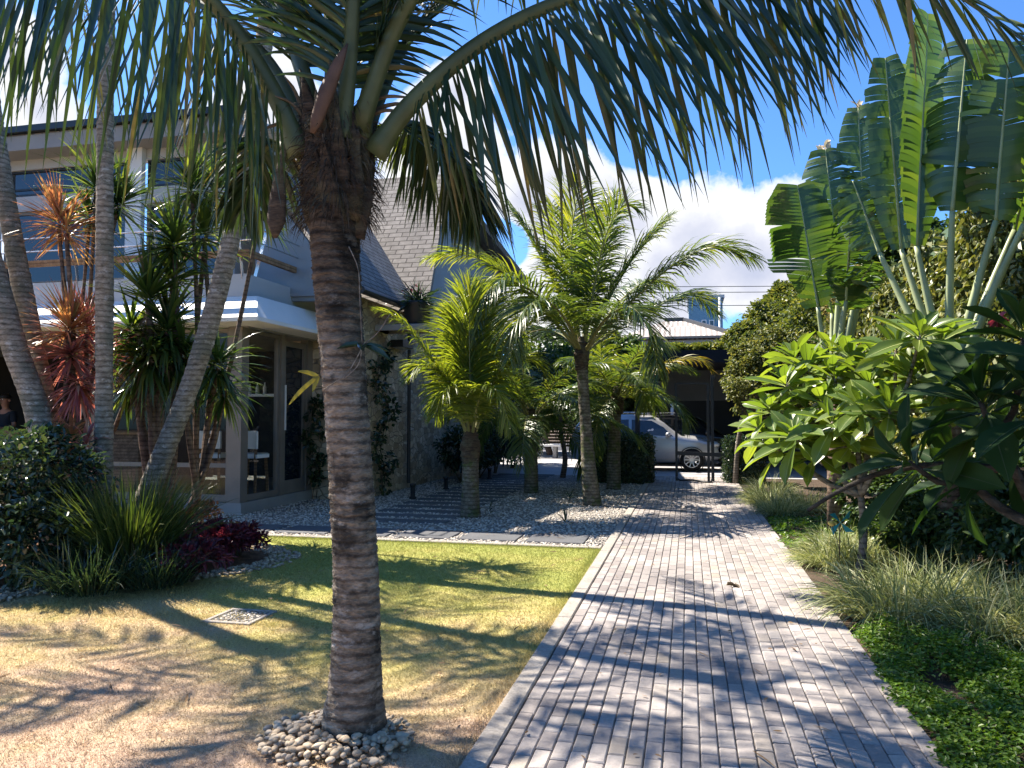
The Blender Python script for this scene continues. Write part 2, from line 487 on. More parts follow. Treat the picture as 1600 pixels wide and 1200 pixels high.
M['bark_main'] = barkmat('bark_main', [(.3, (.085, .071, .054)), (.5, (.22, .182, .138)), (.7, (.37, .315, .24))], 11, patch=(2.6, (.06, .052, .04)), ztop=2.0, ring=1.15, lichen=(6.5, (.36, .33, .28)))
M['bark_grey'] = barkmat('bark_grey', [(.3, (.13, .11, .08)), (.5, (.29, .25, .19)), (.72, (.46, .41, .33))], 11, patch=(1.8, (.19, .185, .14)), lichen=(8, (.5, .47, .41)))
M['bark_moss'] = barkmat('bark_moss', [(.3, (.07, .06, .045)), (.52, (.17, .15, .11)), (.74, (.34, .32, .27))], 7, patch=(3.0, (.1, .12, .045)))
M['bark_brown'] = barkmat('bark_brown', [(.3, (.09, .06, .045)), (.55, (.2, .14, .1)), (.75, (.33, .25, .19))], 5)
M['drac_leaf'] = leafmat('drac_leaf', [(0, (.03, .065, .026)), (.6, (.06, .11, .03)), (1, (.2, .25, .06))], .4, (1.5, 1.4, .5), .22, .8)
M['drac_dry'] = leafmat('drac_dry', [(0, (.09, .07, .045)), (1, (.2, .15, .09))], .2, (1, 1, .8), .8, .1)
M['red_leaf'] = leafmat('red_leaf', [(0, (.22, .07, .075)), (.45, (.42, .16, .14)), (.75, (.5, .27, .2)), (1, (.48, .36, .25))], .42, (1.3, .9, .75), .35, .5)
M['orange_leaf'] = leafmat('orange_leaf', [(0, (.3, .11, .08)), (.4, (.45, .22, .1)), (.8, (.42, .32, .13)), (1, (.28, .13, .1))], .42, (1.3, 1, .6), .35, .5)
M['burgundy'] = leafmat('burgundy', [(0, (.06, .012, .022)), (.6, (.13, .022, .035)), (1, (.25, .05, .06))], .3, (1.3, .8, .9), .35, .5)
M['croton'] = leafmat('croton', [(0, (.08, .1, .03)), (.5, (.3, .13, .07)), (1, (.42, .2, .1))], .35, (1.2, 1, .6), .4, .4)
M['dark_shrub'] = leafmat('dark_shrub', [(0, (.02, .042, .024)), (.7, (.036, .066, .032)), (1, (.075, .1, .042))], .28, (1.3, 1.3, .6), .25, .8)
M['bed_grass'] = leafmat('bed_grass', [(0, (.025, .05, .016)), (.6, (.05, .085, .022)), (1, (.11, .14, .04))], .35, (1.5, 1.4, .5), .4, .5)
M['lily'] = leafmat('lily', [(0, (.11, .145, .05)), (.5, (.26, .3, .12)), (1, (.52, .51, .3))], .35, (1.2, 1.15, .7), .5, .4)
M['cover'] = leafmat('cover', [(0, (.05, .11, .014)), (.6, (.1, .19, .02)), (1, (.19, .27, .035))], .42, (1.5, 1.5, .4), .4, .4)
M['hedge_olive'] = leafmat('hedge_olive', [(0, (.06, .085, .026)), (.55, (.135, .165, .048)), (1, (.3, .29, .11))], .3, (1.3, 1.2, .5), .45, .5)
M['tree_dark'] = leafmat('tree_dark', [(0, (.03, .06, .022)), (.7, (.055, .095, .03)), (1, (.1, .14, .04))], .35, (1.4, 1.4, .5), .4, .5)
M['tree_light'] = leafmat('tree_light', [(0, (.06, .09, .022)), (.6, (.11, .14, .035)), (1, (.2, .2, .06))], .4, (1.4, 1.3, .5), .45, .4)
M['tree_cream'] = leafmat('tree_cream', [(0, (.1, .1, .04)), (.5, (.22, .2, .09)), (1, (.4, .34, .18))], .35, (1.2, 1.1, .6), .5, .3)
M['rav_leaf'] = leafmat('rav_leaf', [(0, (.035, .08, .03)), (.6, (.06, .115, .036)), (1, (.11, .16, .04))], .4, (1.8, 1.7, .4), .28, .7)
M['rav_stalk'] = plain('rav_stalk', (.3, .34, .17), .45, .45, 0, .25, 3)
M['rav_dry'] = leafmat('rav_dry', [(0, (.45, .37, .26)), (1, (.68, .6, .46))], .2, (1, 1, .8), .8, .1)
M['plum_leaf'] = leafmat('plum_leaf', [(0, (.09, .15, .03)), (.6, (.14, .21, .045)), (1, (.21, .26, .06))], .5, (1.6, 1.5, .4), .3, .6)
M['plum_shade_dark'] = leafmat('plum_shade_dark', [(0, (.018, .045, .014)), (.7, (.03, .06, .018)), (1, (.045, .08, .02))], .35, (1.6, 1.6, .4), .6, .12)  # darker copy of plum_leaf, with shade put into the colour
M['plum_vein_shade'] = plain('plum_vein_shade', (.06, .085, .03), .6, .15)  # vein colour darkened for the same shaded plant
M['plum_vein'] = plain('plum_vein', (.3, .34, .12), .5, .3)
M['plum_stem'] = barkmat('plum_stem', [(.3, (.12, .1, .08)), (.55, (.25, .22, .18)), (.75, (.38, .34, .28))], 4)
M['plum_stem_shade'] = barkmat('plum_stem_shade', [(.3, (.03, .026, .02)), (.55, (.07, .06, .045)), (.75, (.13, .11, .085))], 4)  # stem colour darkened for the same shaded plant
M['stem'] = plain('stem', (.13, .1, .065), .8, .2, 0, .3, 20)

# built things
M['white_paint'] = plain('white_paint', (.78, .77, .74), .55, .35, 0, .05, 1.2, .08, 25)
M['grey_paint'] = plain('grey_paint', (.46, .46, .45), .6, .3, 0, .07, 1.2, .1, 30)
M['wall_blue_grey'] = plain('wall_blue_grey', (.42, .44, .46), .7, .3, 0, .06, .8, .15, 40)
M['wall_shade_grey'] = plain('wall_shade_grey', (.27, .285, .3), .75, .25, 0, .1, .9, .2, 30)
M['taupe_metal'] = plain('taupe_metal', (.2, .17, .14), .5, .4, 0, .12, 3)
M['dark_metal'] = plain('dark_metal', (.018, .02, .024), .45, .5, 0, .2, 3)
M['steel'] = plain('steel', (.6, .61, .62), .25, .5, .9, .1, 4)
M['wood'] = barkmat('wood', [(.3, (.2, .11, .06)), (.55, (.33, .2, .11)), (.75, (.45, .29, .17))], 2)
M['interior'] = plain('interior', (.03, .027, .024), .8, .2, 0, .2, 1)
M['interior_floor'] = plain('interior_floor', (.16, .15, .14), .5, .3, 0, .15, 2)
M['black_plastic'] = plain('black_plastic', (.015, .015, .016), .5, .4)
M['soffit'] = plain('soffit', (.29, .285, .275), .7, .2, 0, .08, 2)
M['roof_light'] = brickmat('roof_light', ('X', 'Y'), ((.5, .48, .45), (.56, .54, .5)), .4, .25, (.3, .28, .26), .05)
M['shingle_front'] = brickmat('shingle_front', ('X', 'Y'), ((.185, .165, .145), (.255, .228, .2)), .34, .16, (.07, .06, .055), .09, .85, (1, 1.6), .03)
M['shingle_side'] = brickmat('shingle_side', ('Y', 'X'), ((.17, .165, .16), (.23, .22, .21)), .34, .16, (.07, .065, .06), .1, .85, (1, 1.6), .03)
M['clay_tile'] = brickmat('clay_tile', ('X', 'Y'), ((.56, .52, .48), (.64, .6, .55)), .33, 3.0, (.3, .26, .23), .03, .8)
M['dark_roof'] = plain('dark_roof', (.05, .052, .056), .6, .3, 0, .15, 2)
M['cool_blue'] = plain('cool_blue', (.12, .24, .33), .6, .3, 0, .06, .7)
M['shade_navy'] = plain('shade_navy', (.022, .026, .036), .5, .4, 0, .15, 1)  # dark colour standing for shade behind the cars
M['concrete_wall'] = plain('concrete_wall', (.3, .29, .275), .8, .2, 0, .14, 1.3, .2, 25)
M['dark_beam'] = plain('dark_beam', (.012, .014, .02), .7, .2, 0, .1, 1)
M['garage_wall'] = plain('garage_wall', (.2, .205, .21), .8, .2, 0, .15, .8)
M['drum'] = plain('drum', (.02, .022, .026), .35, .5)

def glassmat():
    m, nt, o = newmat('window_glass')
    gl = nt.nodes.new('ShaderNodeBsdfGlossy'); gl.inputs['Roughness'].default_value = .02; gl.inputs['Color'].default_value = (.9, .95, 1, 1)
    tr = nt.nodes.new('ShaderNodeBsdfTransparent'); tr.inputs[0].default_value = (.8, .84, .84, 1)
    fr = nt.nodes.new('ShaderNodeFresnel'); fr.inputs[0].default_value = 1.5
    f = math_(nt, 'MULTIPLY', fr.outputs[0], .55, True)
    mx = nt.nodes.new('ShaderNodeMixShader')
    nt.links.new(f, mx.inputs[0]); nt.links.new(tr.outputs[0], mx.inputs[1]); nt.links.new(gl.outputs[0], mx.inputs[2])
    nt.links.new(mx.outputs[0], o.inputs[0])
    return m
M['glass'] = glassmat()
def darkglass():
    m, nt, o = newmat('dark_glass')
    princ(nt, o, (.012, .018, .026), .04, None, .9)
    return m
M['dark_glass'] = darkglass()

def stonewall():
    m, nt, o = newmat('stone_wall')
    tc = nt.nodes.new('ShaderNodeTexCoord')
    ns = nt.nodes.new('ShaderNodeMapping'); ns.inputs['Scale'].default_value = (1, 1, 1.7)
    nt.links.new(tc.outputs['Object'], ns.inputs[0])
    vo = nt.nodes.new('ShaderNodeTexVoronoi'); vo.inputs['Scale'].default_value = 4.2; vo.distance = 'CHEBYCHEV'; vo.inputs['Randomness'].default_value = .85
    nt.links.new(ns.outputs[0], vo.inputs['Vector'])
    ve = nt.nodes.new('ShaderNodeTexVoronoi'); ve.feature = 'DISTANCE_TO_EDGE'; ve.inputs['Scale'].default_value = 4.2; ve.inputs['Randomness'].default_value = .85
    nt.links.new(ns.outputs[0], ve.inputs['Vector'])
    sp = nt.nodes.new('ShaderNodeSeparateColor'); nt.links.new(vo.outputs['Color'], sp.inputs[0])
    c = ramp(nt, sp.outputs[0], [(0, (.3, .22, .14)), (.35, (.45, .35, .23)), (.7, (.56, .45, .31)), (1, (.65, .54, .39))])
    n1 = noise(nt, tc.outputs['Object'], 9, 6)
    c = mixc(nt, .8, c, ramp(nt, n1, [(.3, (.75, .74, .72)), (.7, (1.3, 1.3, 1.3))]), 'MULTIPLY')
    e = ramp(nt, ve.outputs['Distance'], [(0, (0, 0, 0)), (.06, (1, 1, 1))])
    c = mixc(nt, e, (.26, .22, .16), c)
    h = math_(nt, 'ADD', math_(nt, 'MULTIPLY', n1, .5), e)
    princ(nt, o, c, .9, bump(nt, h, .9, .03), .2)
    return m
M['stone'] = stonewall()

def lawn_colour(nt):
    v = coords(nt)
    sp = nt.nodes.new('ShaderNodeSeparateXYZ'); nt.links.new(v, sp.inputs[0])
    n1 = noise(nt, v, .55, 5, .6); n2 = noise(nt, v, 3.2, 5, .65)
    f = math_(nt, 'ADD', math_(nt, 'MULTIPLY', n1, 1.7), math_(nt, 'MULTIPLY', n2, .6))
    f = math_(nt, 'ADD', f, math_(nt, 'MULTIPLY', sp.outputs[1], .19))
    f = math_(nt, 'ADD', f, math_(nt, 'MULTIPLY', sp.outputs[0], .035))
    f = math_(nt, 'MULTIPLY', math_(nt, 'SUBTRACT', f, 1.38), .8, True)
    return ramp(nt, f, [(0, (.5, .35, .265)), (.25, (.51, .38, .26)), (.48, (.5, .4, .2)), (.75, (.42, .39, .13)), (1, (.33, .35, .1))]), v
def lawnmat():
    m, nt, o = newmat('lawn_turf')
    c, v = lawn_colour(nt)
    n3 = noise(nt, v, 55, 4, .7)
    c = mixc(nt, .8, c, ramp(nt, n3, [(.3, (.55, .52, .5)), (.7, (1.2, 1.2, 1.15))]), 'MULTIPLY')
    princ(nt, o, c, .95, bump(nt, n3, .9, .02), .1)
    return m
M['lawn'] = lawnmat()
def grassmat():
    m, nt, o = newmat('grass_blades')
    c, v = lawn_colour(nt)
    g = nt.nodes.new('ShaderNodeNewGeometry')
    c = mixc(nt, .9, c, ramp(nt, g.outputs['Random Per Island'], [(0, (.6, .62, .55)), (.6, (1.05, 1.05, 1)), (1, (1.4, 1.3, 1.15))]), 'MULTIPLY')
    p = princ(nt, None, c, .7, None, .15)
    tl = nt.nodes.new('ShaderNodeBsdfTranslucent'); nt.links.new(c, tl.inputs[0])
    mx = nt.nodes.new('ShaderNodeMixShader'); mx.inputs[0].default_value = .3
    nt.links.new(p, mx.inputs[1]); nt.links.new(tl.outputs[0], mx.inputs[2]); nt.links.new(mx.outputs[0], o.inputs[0])
    return m
M['grass'] = grassmat()
def pavermat():
    m, nt, o = newmat('concrete_pavers')
    v = coords(nt)
    g = nt.nodes.new('ShaderNodeNewGeometry')
    c = ramp(nt, g.outputs['Random Per Island'], [(0, (.245, .22, .208)), (.3, (.3, .273, .257)), (.65, (.345, .314, .294)), (.9, (.38, .348, .322)), (1, (.32, .28, .235))])
    n1 = noise(nt, v, 1.1, 5, .6); n2 = noise(nt, v, 38, 5, .75)
    c = mixc(nt, .9, c, ramp(nt, n1, [(.3, (.66, .65, .65)), (.7, (1.15, 1.12, 1.08))]), 'MULTIPLY')
    c = mixc(nt, .8, c, ramp(nt, n2, [(.25, (.7, .7, .7)), (.75, (1.18, 1.18, 1.18))]), 'MULTIPLY')
    princ(nt, o, c, .82, bump(nt, n2, .45, .006), .3)
    return m
M['paver'] = pavermat()
def groundmat(name, stops, s1=2.0, s2=30, bd=.02, rough=.95, big=None):
    m, nt, o = newmat(name)
    v = coords(nt)
    c = ramp(nt, noise(nt, v, s1, 6, .65), stops)
    n2 = noise(nt, v, s2, 5, .7)
    c = mixc(nt, .8, c, ramp(nt, n2, [(.3, (.6, .6, .6)), (.7, (1.25, 1.25, 1.25))]), 'MULTIPLY')
    princ(nt, o, c, rough, bump(nt, n2, .8, bd), .2)
    return m
M['soil'] = groundmat('soil', [(.3, (.05, .035, .025)), (.7, (.11, .08, .055))], 3, 40)
M['mulch'] = groundmat('mulch', [(.3, (.09, .05, .03)), (.55, (.2, .11, .06)), (.75, (.33, .2, .11))], 8, 70, .03)
M['joint'] = groundmat('joint_sand', [(.3, (.1, .09, .075)), (.7, (.24, .215, .18))], 6, 60)
M['kerb'] = groundmat('kerb_concrete', [(.3, (.28, .25, .215)), (.7, (.37, .335, .29))], 4, 50, .006, .85)
M['slab'] = groundmat('slab_concrete', [(.3, (.085, .088, .095)), (.7, (.135, .135, .14))], 1.5, 60, .004, .8)
M['drive'] = groundmat('drive_concrete', [(.3, (.34, .33, .33)), (.7, (.42, .41, .4))], .8, 40, .004, .85)
M['asphalt'] = groundmat('asphalt', [(.3, (.045, .045, .048)), (.7, (.07, .07, .072))], 1, 60, .01, .9)
def gravelmat():
    m, nt, o = newmat('gravel_bed')
    v = coords(nt)
    vo = nt.nodes.new('ShaderNodeTexVoronoi'); vo.inputs['Scale'].default_value = 26
    nt.links.new(v, vo.inputs['Vector'])
    sp = nt.nodes.new('ShaderNodeSeparateColor'); nt.links.new(vo.outputs['Color'], sp.inputs[0])
    c = ramp(nt, sp.outputs[0], [(0, (.24, .22, .195)), (.4, (.38, .35, .315)), (1, (.54, .505, .455))])
    h = math_(nt, 'SUBTRACT', 1.0, math_(nt, 'MULTIPLY', vo.outputs['Distance'], 1.6))
    c = mixc(nt, .8, c, ramp(nt, h, [(.2, (.35, .34, .33)), (.6, (1, 1, 1))]), 'MULTIPLY')
    princ(nt, o, c, .85, bump(nt, h, .9, .03), .25)
    return m
M['gravel'] = gravelmat()
def pebblemat(name, stops):
    m, nt, o = newmat(name)
    g = nt.nodes.new('ShaderNodeNewGeometry')
    c = ramp(nt, g.outputs['Random Per Island'], stops)
    n = noise(nt, coords(nt), 40, 4)
    c = mixc(nt, .6, c, ramp(nt, n, [(.3, (.7, .68, .66)), (.7, (1.15, 1.15, 1.15))]), 'MULTIPLY')
    princ(nt, o, c, .7, bump(nt, n, .2, .004), .3)
    return m
M['pebble'] = pebblemat('pebble', [(0, (.27, .2, .13)), (.4, (.42, .325, .215)), (.8, (.54, .44, .31)), (1, (.36, .29, .215))])
M['pebble_white'] = pebblemat('pebble_white', [(0, (.33, .29, .24)), (.4, (.5, .45, .38)), (1, (.66, .61, .53))])
# ------------------------------------------------------------------ the setting
def sheet(name, x0, x1, y0, y1, z, mat, kind='structure'):
    mb = MB(); mb.add([(x0, y0, z), (x1, y0, z), (x1, y1, z), (x0, y1, z)], [(0, 1, 2, 3)])
    return tag(mb.build(name, mat, None, False), kind=kind)
sheet('ground', -400, 400, -60, 900, -0.08, M['soil'])
sheet('street', -120, 120, 34.5, 44, -0.03, M['asphalt'])
sheet('driveway', -30, 24, 20.3, 34.5, -0.02, M['drive'])
sheet('lawn', -16, -1.0, -3, 9.06, -0.012, M['lawn'])
sheet('gravel_bed', -16, -1.0, 9.16, 20.3, -0.02, M['gravel'])
sheet('planting_bed', 1.13, 9, -3, 20.3, -0.03, M['soil'])
sheet('path_base', -0.88, 1.13, -3, 20.3, -0.02, M['joint'])

# kerbs (cast edging in lengths)
mb = MB(); y = -3.0
while y < 20.2:
    l = min(.98, 20.28 - y); bbox(mb, -1.0, -.885, y, y + l, -.08, .006, .008); y += l + .012
tag(mb.build('kerb', M['kerb'], None, False), kind='structure')
mb = MB(); x = -16.0
while x < -1.02:
    l = min(.98, -1.01 - x); bbox(mb, x, x + l, 9.06, 9.16, -.08, .01, .008); x += l + .01
tag(mb.build('kerb', M['kerb'], None, False), kind='structure')

# path: individual concrete pavers in running bond
mb = MB(); pw, pl = .0836, .2
for c in range(24):
    x0 = -.878 + c * pw
    y = -2.8 + (pl / 2 if c % 2 else 0) + random.uniform(-.012, .012)
    while y < 20.2:
        g = .0022
        bbox(mb, x0 + g, x0 + pw - g + random.uniform(-.001, .001), y + .0048, y + pl - .0048, -.05, random.uniform(-.0025, .0025), .006, 0, RNG.uniform(-.0018, .0018, 4))
        y += pl
tag(mb.build('path', M['paver'], None, False), kind='structure')

# grass blades on the lawn (uncountable)
def inside_bed(x, y, gx=0.0):
    return ((x + 7.0) / (2.55 + gx)) ** 2 + ((y - 7.2) / (1.78 + gx)) ** 2 < 1
def lawn_pts(n, x0, x1, y0, y1, pw=1.0):
    x = RNG.uniform(x0, x1, n); y = y0 + (y1 - y0) * RNG.uniform(0, 1, n) ** pw
    ok = ~inside_bed(x, y, .25) & (x > -3.9 - .35 * y) 
    ok &= np.hypot(x + 1.6, y - 3.55) > .27
    return x[ok], y[ok]
mb = MB()
for (n, a, L, W) in ((150000, (-6, -1.01, 2.6, 5.4), .022, .0035), (150000, (-8.5, -1.01, 5.2, 9.05), .026, .0055)):
    x, y = lawn_pts(n, *a)
    k = len(x)
    p = np.stack([x, y, np.full(k, -.013)], 1)
    d = nrm(np.stack([RNG.normal(0, .75, k), RNG.normal(0, .75, k), np.full(k, 1.0)], 1))
    s = nrm(np.cross(d, rdir(k)))
    l = (L * RNG.uniform(.4, 1.3, k))[:, None]; w = W * RNG.uniform(.6, 1.2, (k, 1))
    v = np.stack([p - s * w / 2, p + s * w / 2, p + d * l], 1).reshape(-1, 3)
    mb.add(v, None, (np.arange(k) * 3)[:, None] + np.array([[0, 1, 2]]))
# longer ragged tufts along the kerbs
k = 9000
x = np.concatenate([-1.0 - np.abs(RNG.normal(0, .05, k // 2)), RNG.uniform(-7, -1, k // 2)])
y = np.concatenate([RNG.uniform(2.6, 9, k // 2), 9.06 - np.abs(RNG.normal(0, .05, k // 2))])
p = np.stack([x, y, np.full(k, -.013)], 1)
d = nrm(np.stack([RNG.normal(0, .5, k), RNG.normal(0, .5, k), np.full(k, 1.0)], 1)); s = nrm(np.cross(d, rdir(k)))
l = .045 * RNG.uniform(.4, 1.2, (k, 1))
mb.add(np.stack([p - s * .002, p + s * .002, p + d * l], 1).reshape(-1, 3), None, (np.arange(k) * 3)[:, None] + np.array([[0, 1, 2]]))
# scattered coarser tufts and weeds
nt_ = 420; tx = RNG.uniform(-7, -1.05, nt_); ty = 2.7 + 6.2 * RNG.uniform(0, 1, nt_) ** 1.2
ok = ~inside_bed(tx, ty, .1) & (np.hypot(tx + 1.6, ty - 3.55) > .3); tx, ty = tx[ok], ty[ok]
k = 16; x = np.repeat(tx, k) + RNG.normal(0, .022, len(tx) * k); y = np.repeat(ty, k) + RNG.normal(0, .022, len(tx) * k)
n = len(x); d = np.stack([RNG.normal(0, .8, n), RNG.normal(0, .8, n), np.ones(n)], 1)
blades(mb, np.stack([x, y, np.full(n, -.013)], 1), d, RNG.uniform(.02, .055, n), .004, rdir(n), 1.2, 4, 0)
tag(mb.build('grass', M['grass'], None, False), kind='stuff')
# dry leaflets and crumbs lying about
mb = MB(); n = 520
x = np.concatenate([RNG.uniform(-6, -1.1, 170), RNG.uniform(-.85, 1.1, 170), RNG.uniform(-6, -1.1, 180)]); y = np.concatenate([RNG.uniform(3, 9, 170), RNG.uniform(3, 18, 170), RNG.uniform(9.3, 14, 180)])
ok = ~inside_bed(x, y, .1); x, y = x[ok], y[ok]; n = len(x)
a = RNG.uniform(0, 6.3, n); L_ = np.where(RNG.uniform(0, 1, n) < .2, RNG.uniform(.06, .2, n), RNG.uniform(.015, .045, n))
blades(mb, np.stack([x, y, np.full(n, .012)], 1), np.stack([np.cos(a), np.sin(a), RNG.uniform(-.02, .12, n)], 1), L_, np.where(L_ > .05, .012, .014), np.stack([-np.sin(a), np.cos(a), RNG.normal(0, .3, n)], 1), .15, 4, .2)
tag(mb.build('leaf_litter', M['dry_leaf'], None, False), kind='stuff')

# bed soil mound
mb = MB(); nr, na = 14, 72
rr = np.linspace(0, 1, nr); aa = np.linspace(0, 2 * math.pi, na, endpoint=False)
v = []
for r_ in rr:
    for a_ in aa:
        w = 1 + .05 * math.sin(3 * a_ + 1) + .03 * math.sin(5 * a_)
        h = .14 * (1 - r_ ** 2.5) - .02 + (0 if r_ > .95 else random.uniform(-.012, .012))
        v.append((-7.0 + 2.5 * r_ * w * math.cos(a_), 7.2 + 1.74 * r_ * w * math.sin(a_), h))
i = np.arange(nr - 1)[:, None] * na; j = np.arange(na)[None]; k2 = (j + 1) % na
mb.add(v, np.stack([i + j, i + k2, i + na + k2, i + na + j], -1).reshape(-1, 4))
tag(mb.build('bed_soil', M['mulch'], None, True), kind='structure')

# pebbles: ring round the bed, heap round the big palm, gravel in front of the house
def bed_ring(n, w0=-.12, w1=.22):
    a = RNG.uniform(0, 2 * math.pi, n); g = RNG.uniform(w0, w1, n)
    w = 1 + .05 * np.sin(3 * a + 1) + .03 * np.sin(5 * a)
    return np.stack([-7.0 + (2.5 + g) * w * np.cos(a), 7.2 + (1.74 + g) * w * np.sin(a), np.full(n, .0)], 1)
mb = MB(); pp = bed_ring(2600); pp[:, 2] += RNG.uniform(-.008, .012, len(pp)); stones(mb, pp, .024, ICO0)
pp = np.stack([RNG.uniform(-7.6, -5.6, 900), RNG.uniform(5.15, 5.62, 900), RNG.uniform(-.01, .02, 900)], 1)
stones(mb, pp, .026, ICO0)
tag(mb.build('pebbles', M['pebble'], None, True), kind='stuff')
MP = ground_at(552, 3.8)      # foot of the big palm
mb = MB()
n = 560; a = RNG.uniform(0, 2 * math.pi, n); r_ = .08 + .27 * RNG.uniform(0, 1, n) ** .75
pp = np.stack([MP[0] - .05 + r_ * np.cos(a) * 1.05, MP[1] - .06 + r_ * np.sin(a) * .95, .07 * np.clip(1 - r_ / .38, 0, 1) + RNG.uniform(-.012, .022, n)], 1)
stones(mb, pp[:230], .023, ICO2, .6, 0, .04); stones(mb, pp[230:], .015, ICO1, .65, 0, .06)
tag(mb.build('pebbles', M['pebble'], None, True), kind='stuff')
mb = MB()
n = 14000; x = RNG.uniform(-7.5, -1.02, n); y = 9.2 + 9 * RNG.uniform(0, 1, n) ** 1.4
hit = (x > -5.02) & (x < -3.48) & (y > 10.74) & (((y - 10.75) % .58) < .3) & (y < 20.4)
hit |= (y > 9.41) & (y < 10.06) & (x > -6.31) & (x < -1.25) & (((x + 6.3) % .86) < .75)
x, y = x[~hit], y[~hit]; n = len(x)
pp = np.stack([x, y, RNG.uniform(-.026, -.01, n)], 1); stones(mb, pp, .02, ICO0, .6)
tag(mb.build('gravel', M['pebble_white'], None, True), kind='stuff')

# dark slabs in the gravel
n = 0
for i in range(17):
    y0 = 10.75 + i * .58
    mb = MB(); dx = random.uniform(-.03, .03)
    bbox(mb, -5.0 + dx, -3.5 + dx, y0, y0 + .29, -.06, -.004, .008)
    o = mb.build('paving_slab', M['slab'], None, False)
    names = 'first second third fourth fifth sixth seventh eighth ninth tenth eleventh twelfth thirteenth fourteenth fifteenth sixteenth seventeenth eighteenth nineteenth twentieth'.split()
    tag(o, 'long dark concrete slab laid in white gravel, %s of the row counted from the lawn' % names[i], 'paving slab', 'slab steps beside the house')
for i in range(6):
    x0 = -6.3 + i * .86
    mb = MB(); bbox(mb, x0, x0 + .74, 9.42, 10.05, -.06, -.002, .008)
    o = mb.build('paving_slab', M['slab'], None, False)
    tag(o, 'square dark slab along the lawn kerb, %s from the house end' % names[i], 'paving slab', 'square slabs along the lawn kerb')

# drain cover in the lawn
dp = G(376, 962)
t = thing('drain_cover', 'square grey drain cover with slotted grating, flush in the lawn', 'drain cover', (dp[0], dp[1], 0))
mb = MB(); h = .2
for (x0, x1, y0, y1) in ((-h, h, -h, -h + .035), (-h, h, h - .035, h), (-h, -h + .035, -h + .035, h - .035), (h - .035, h, -h + .035, h - .035)):
    bbox(mb, dp[0] + x0, dp[0] + x1, dp[1] + y0, dp[1] + y1, -.04, .002, .004)
mb.build('frame', M['kerb'], t, False)
mb = MB()
for i in range(9):
    x0 = dp[0] - .155 + i * .0365
    bbox(mb, x0, x0 + .018, dp[1] - .163, dp[1] + .163, -.03, -.003, .003)
for i in range(3):
    y0 = dp[1] - .1 + i * .09
    bbox(mb, dp[0] - .16, dp[0] + .16, y0, y0 + .02, -.03, -.0055, .002)
mb.build('grating', M['slab'], t, False)
mb = MB(); stones(mb, np.stack([dp[0] + RNG.uniform(-.15, .15, 90), dp[1] + RNG.uniform(-.15, .15, 90), np.full(90, -.012)], 1), .02, ICO0)
mb.build('infill_stones', M['pebble_white'], t)

# dead leaf on the path
lp = G(1142, 917)
mb = MB(); ovals(mb, [(lp[0] - .04, lp[1], .012), (lp[0] + .01, lp[1] + .01, .01)], [(1, .25, .35), (.9, -.5, .1)], [(0, 0, 1), (.2, 0, 1)], .09, .045, 0, .5, .4)
tag(mb.build('fallen_leaf', M['stem']), 'small dark curled dead leaf lying on the sunny part of the paved path', 'leaf')
# ------------------------------------------------------------------ the house on the left
H = thing('house', 'two storey house with white canopy, glazed corner, balcony, stone wing and shingle roofs', 'house', (-7.0, 11.1, 0))
HX, HY = -7.05, 11.1
def hp(name, mb, mat, parent=H, smooth=False, label=None):
    o = mb.build(name, mat, parent, smooth)
    if label: o['label'] = label
    return o
# plinth and floor
mb = MB(); box(mb, -17, HX + .1, HY - .08, 13.4, -.05, .16); hp('plinth', mb, M['concrete_wall'])
mb = MB(); box(mb, -17, HX - .05, HY + .05, 15.4, .16, .2); hp('floor', mb, M['interior_floor'])
# ground floor interior shell
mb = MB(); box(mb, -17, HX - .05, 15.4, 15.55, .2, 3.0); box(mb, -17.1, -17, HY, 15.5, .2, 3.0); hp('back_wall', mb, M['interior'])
mb = MB(); box(mb, -17, -6.9, HY - .05, 15.5, 2.98, 3.1); hp('ceiling', mb, M['soffit'])
# columns of the glazed corner
for (x0, x1, y0, y1) in ((HX - .16, HX + .08, HY - .08, HY + .12), (-10.05, -9.85, HY - .05, HY + .12), (-12.75, -12.55, HY - .05, HY + .12), (HX - .06, HX + .08, 12.25, 12.37), (HX - .06, HX + .08, 13.2, 13.4)):
    mb = MB(); box(mb, x0, x1, y0, y1, .16, 2.98); hp('column', mb, M['taupe_metal'])
def window(p0, p1, z0, z1, axis, depth=.07, fw=.07, glass='glass', mull=(), frame='taupe_metal', zsplit=None):
    """window between two corners along an axis; frame with the pane as its child"""
    mb = MB()
    def fb(a0, a1, b0, b1, d=depth):
        if axis == 'X': box(mb, a0, a1, p0[1] - d / 2, p0[1] + d / 2, b0, b1)
        else: box(mb, p0[0] - d / 2, p0[0] + d / 2, a0, a1, b0, b1)
    a0, a1 = (p0[0], p1[0]) if axis == 'X' else (p0[1], p1[1])
    fb(a0, a0 + fw, z0, z1); fb(a1 - fw, a1, z0, z1); fb(a0 + fw, a1 - fw, z0, z0 + fw * 1.6); fb(a0 + fw, a1 - fw, z1 - fw, z1)
    for m_ in mull: fb(m_ - fw / 2, m_ + fw / 2, z0 + fw * 1.6, z1 - fw, depth * .8)
    if zsplit: fb(a0 + fw, a1 - fw, zsplit - fw / 2, zsplit + fw / 2, depth * .7)
    w = hp('window', mb, M[frame])
    mb = MB()
    if axis == 'X': mb.add([(a0 + .02, p0[1], z0 + .02), (a1 - .02, p0[1], z0 + .02), (a1 - .02, p0[1], z1 - .02), (a0 + .02, p0[1], z1 - .02)], [(0, 1, 2, 3)])
    else: mb.add([(p0[0], a0 + .02, z0 + .02), (p0[0], a1 - .02, z0 + .02), (p0[0], a1 - .02, z1 - .02), (p0[0], a0 + .02, z1 - .02)], [(0, 1, 2, 3)])
    hp('pane', mb, M[glass], w)
    return w
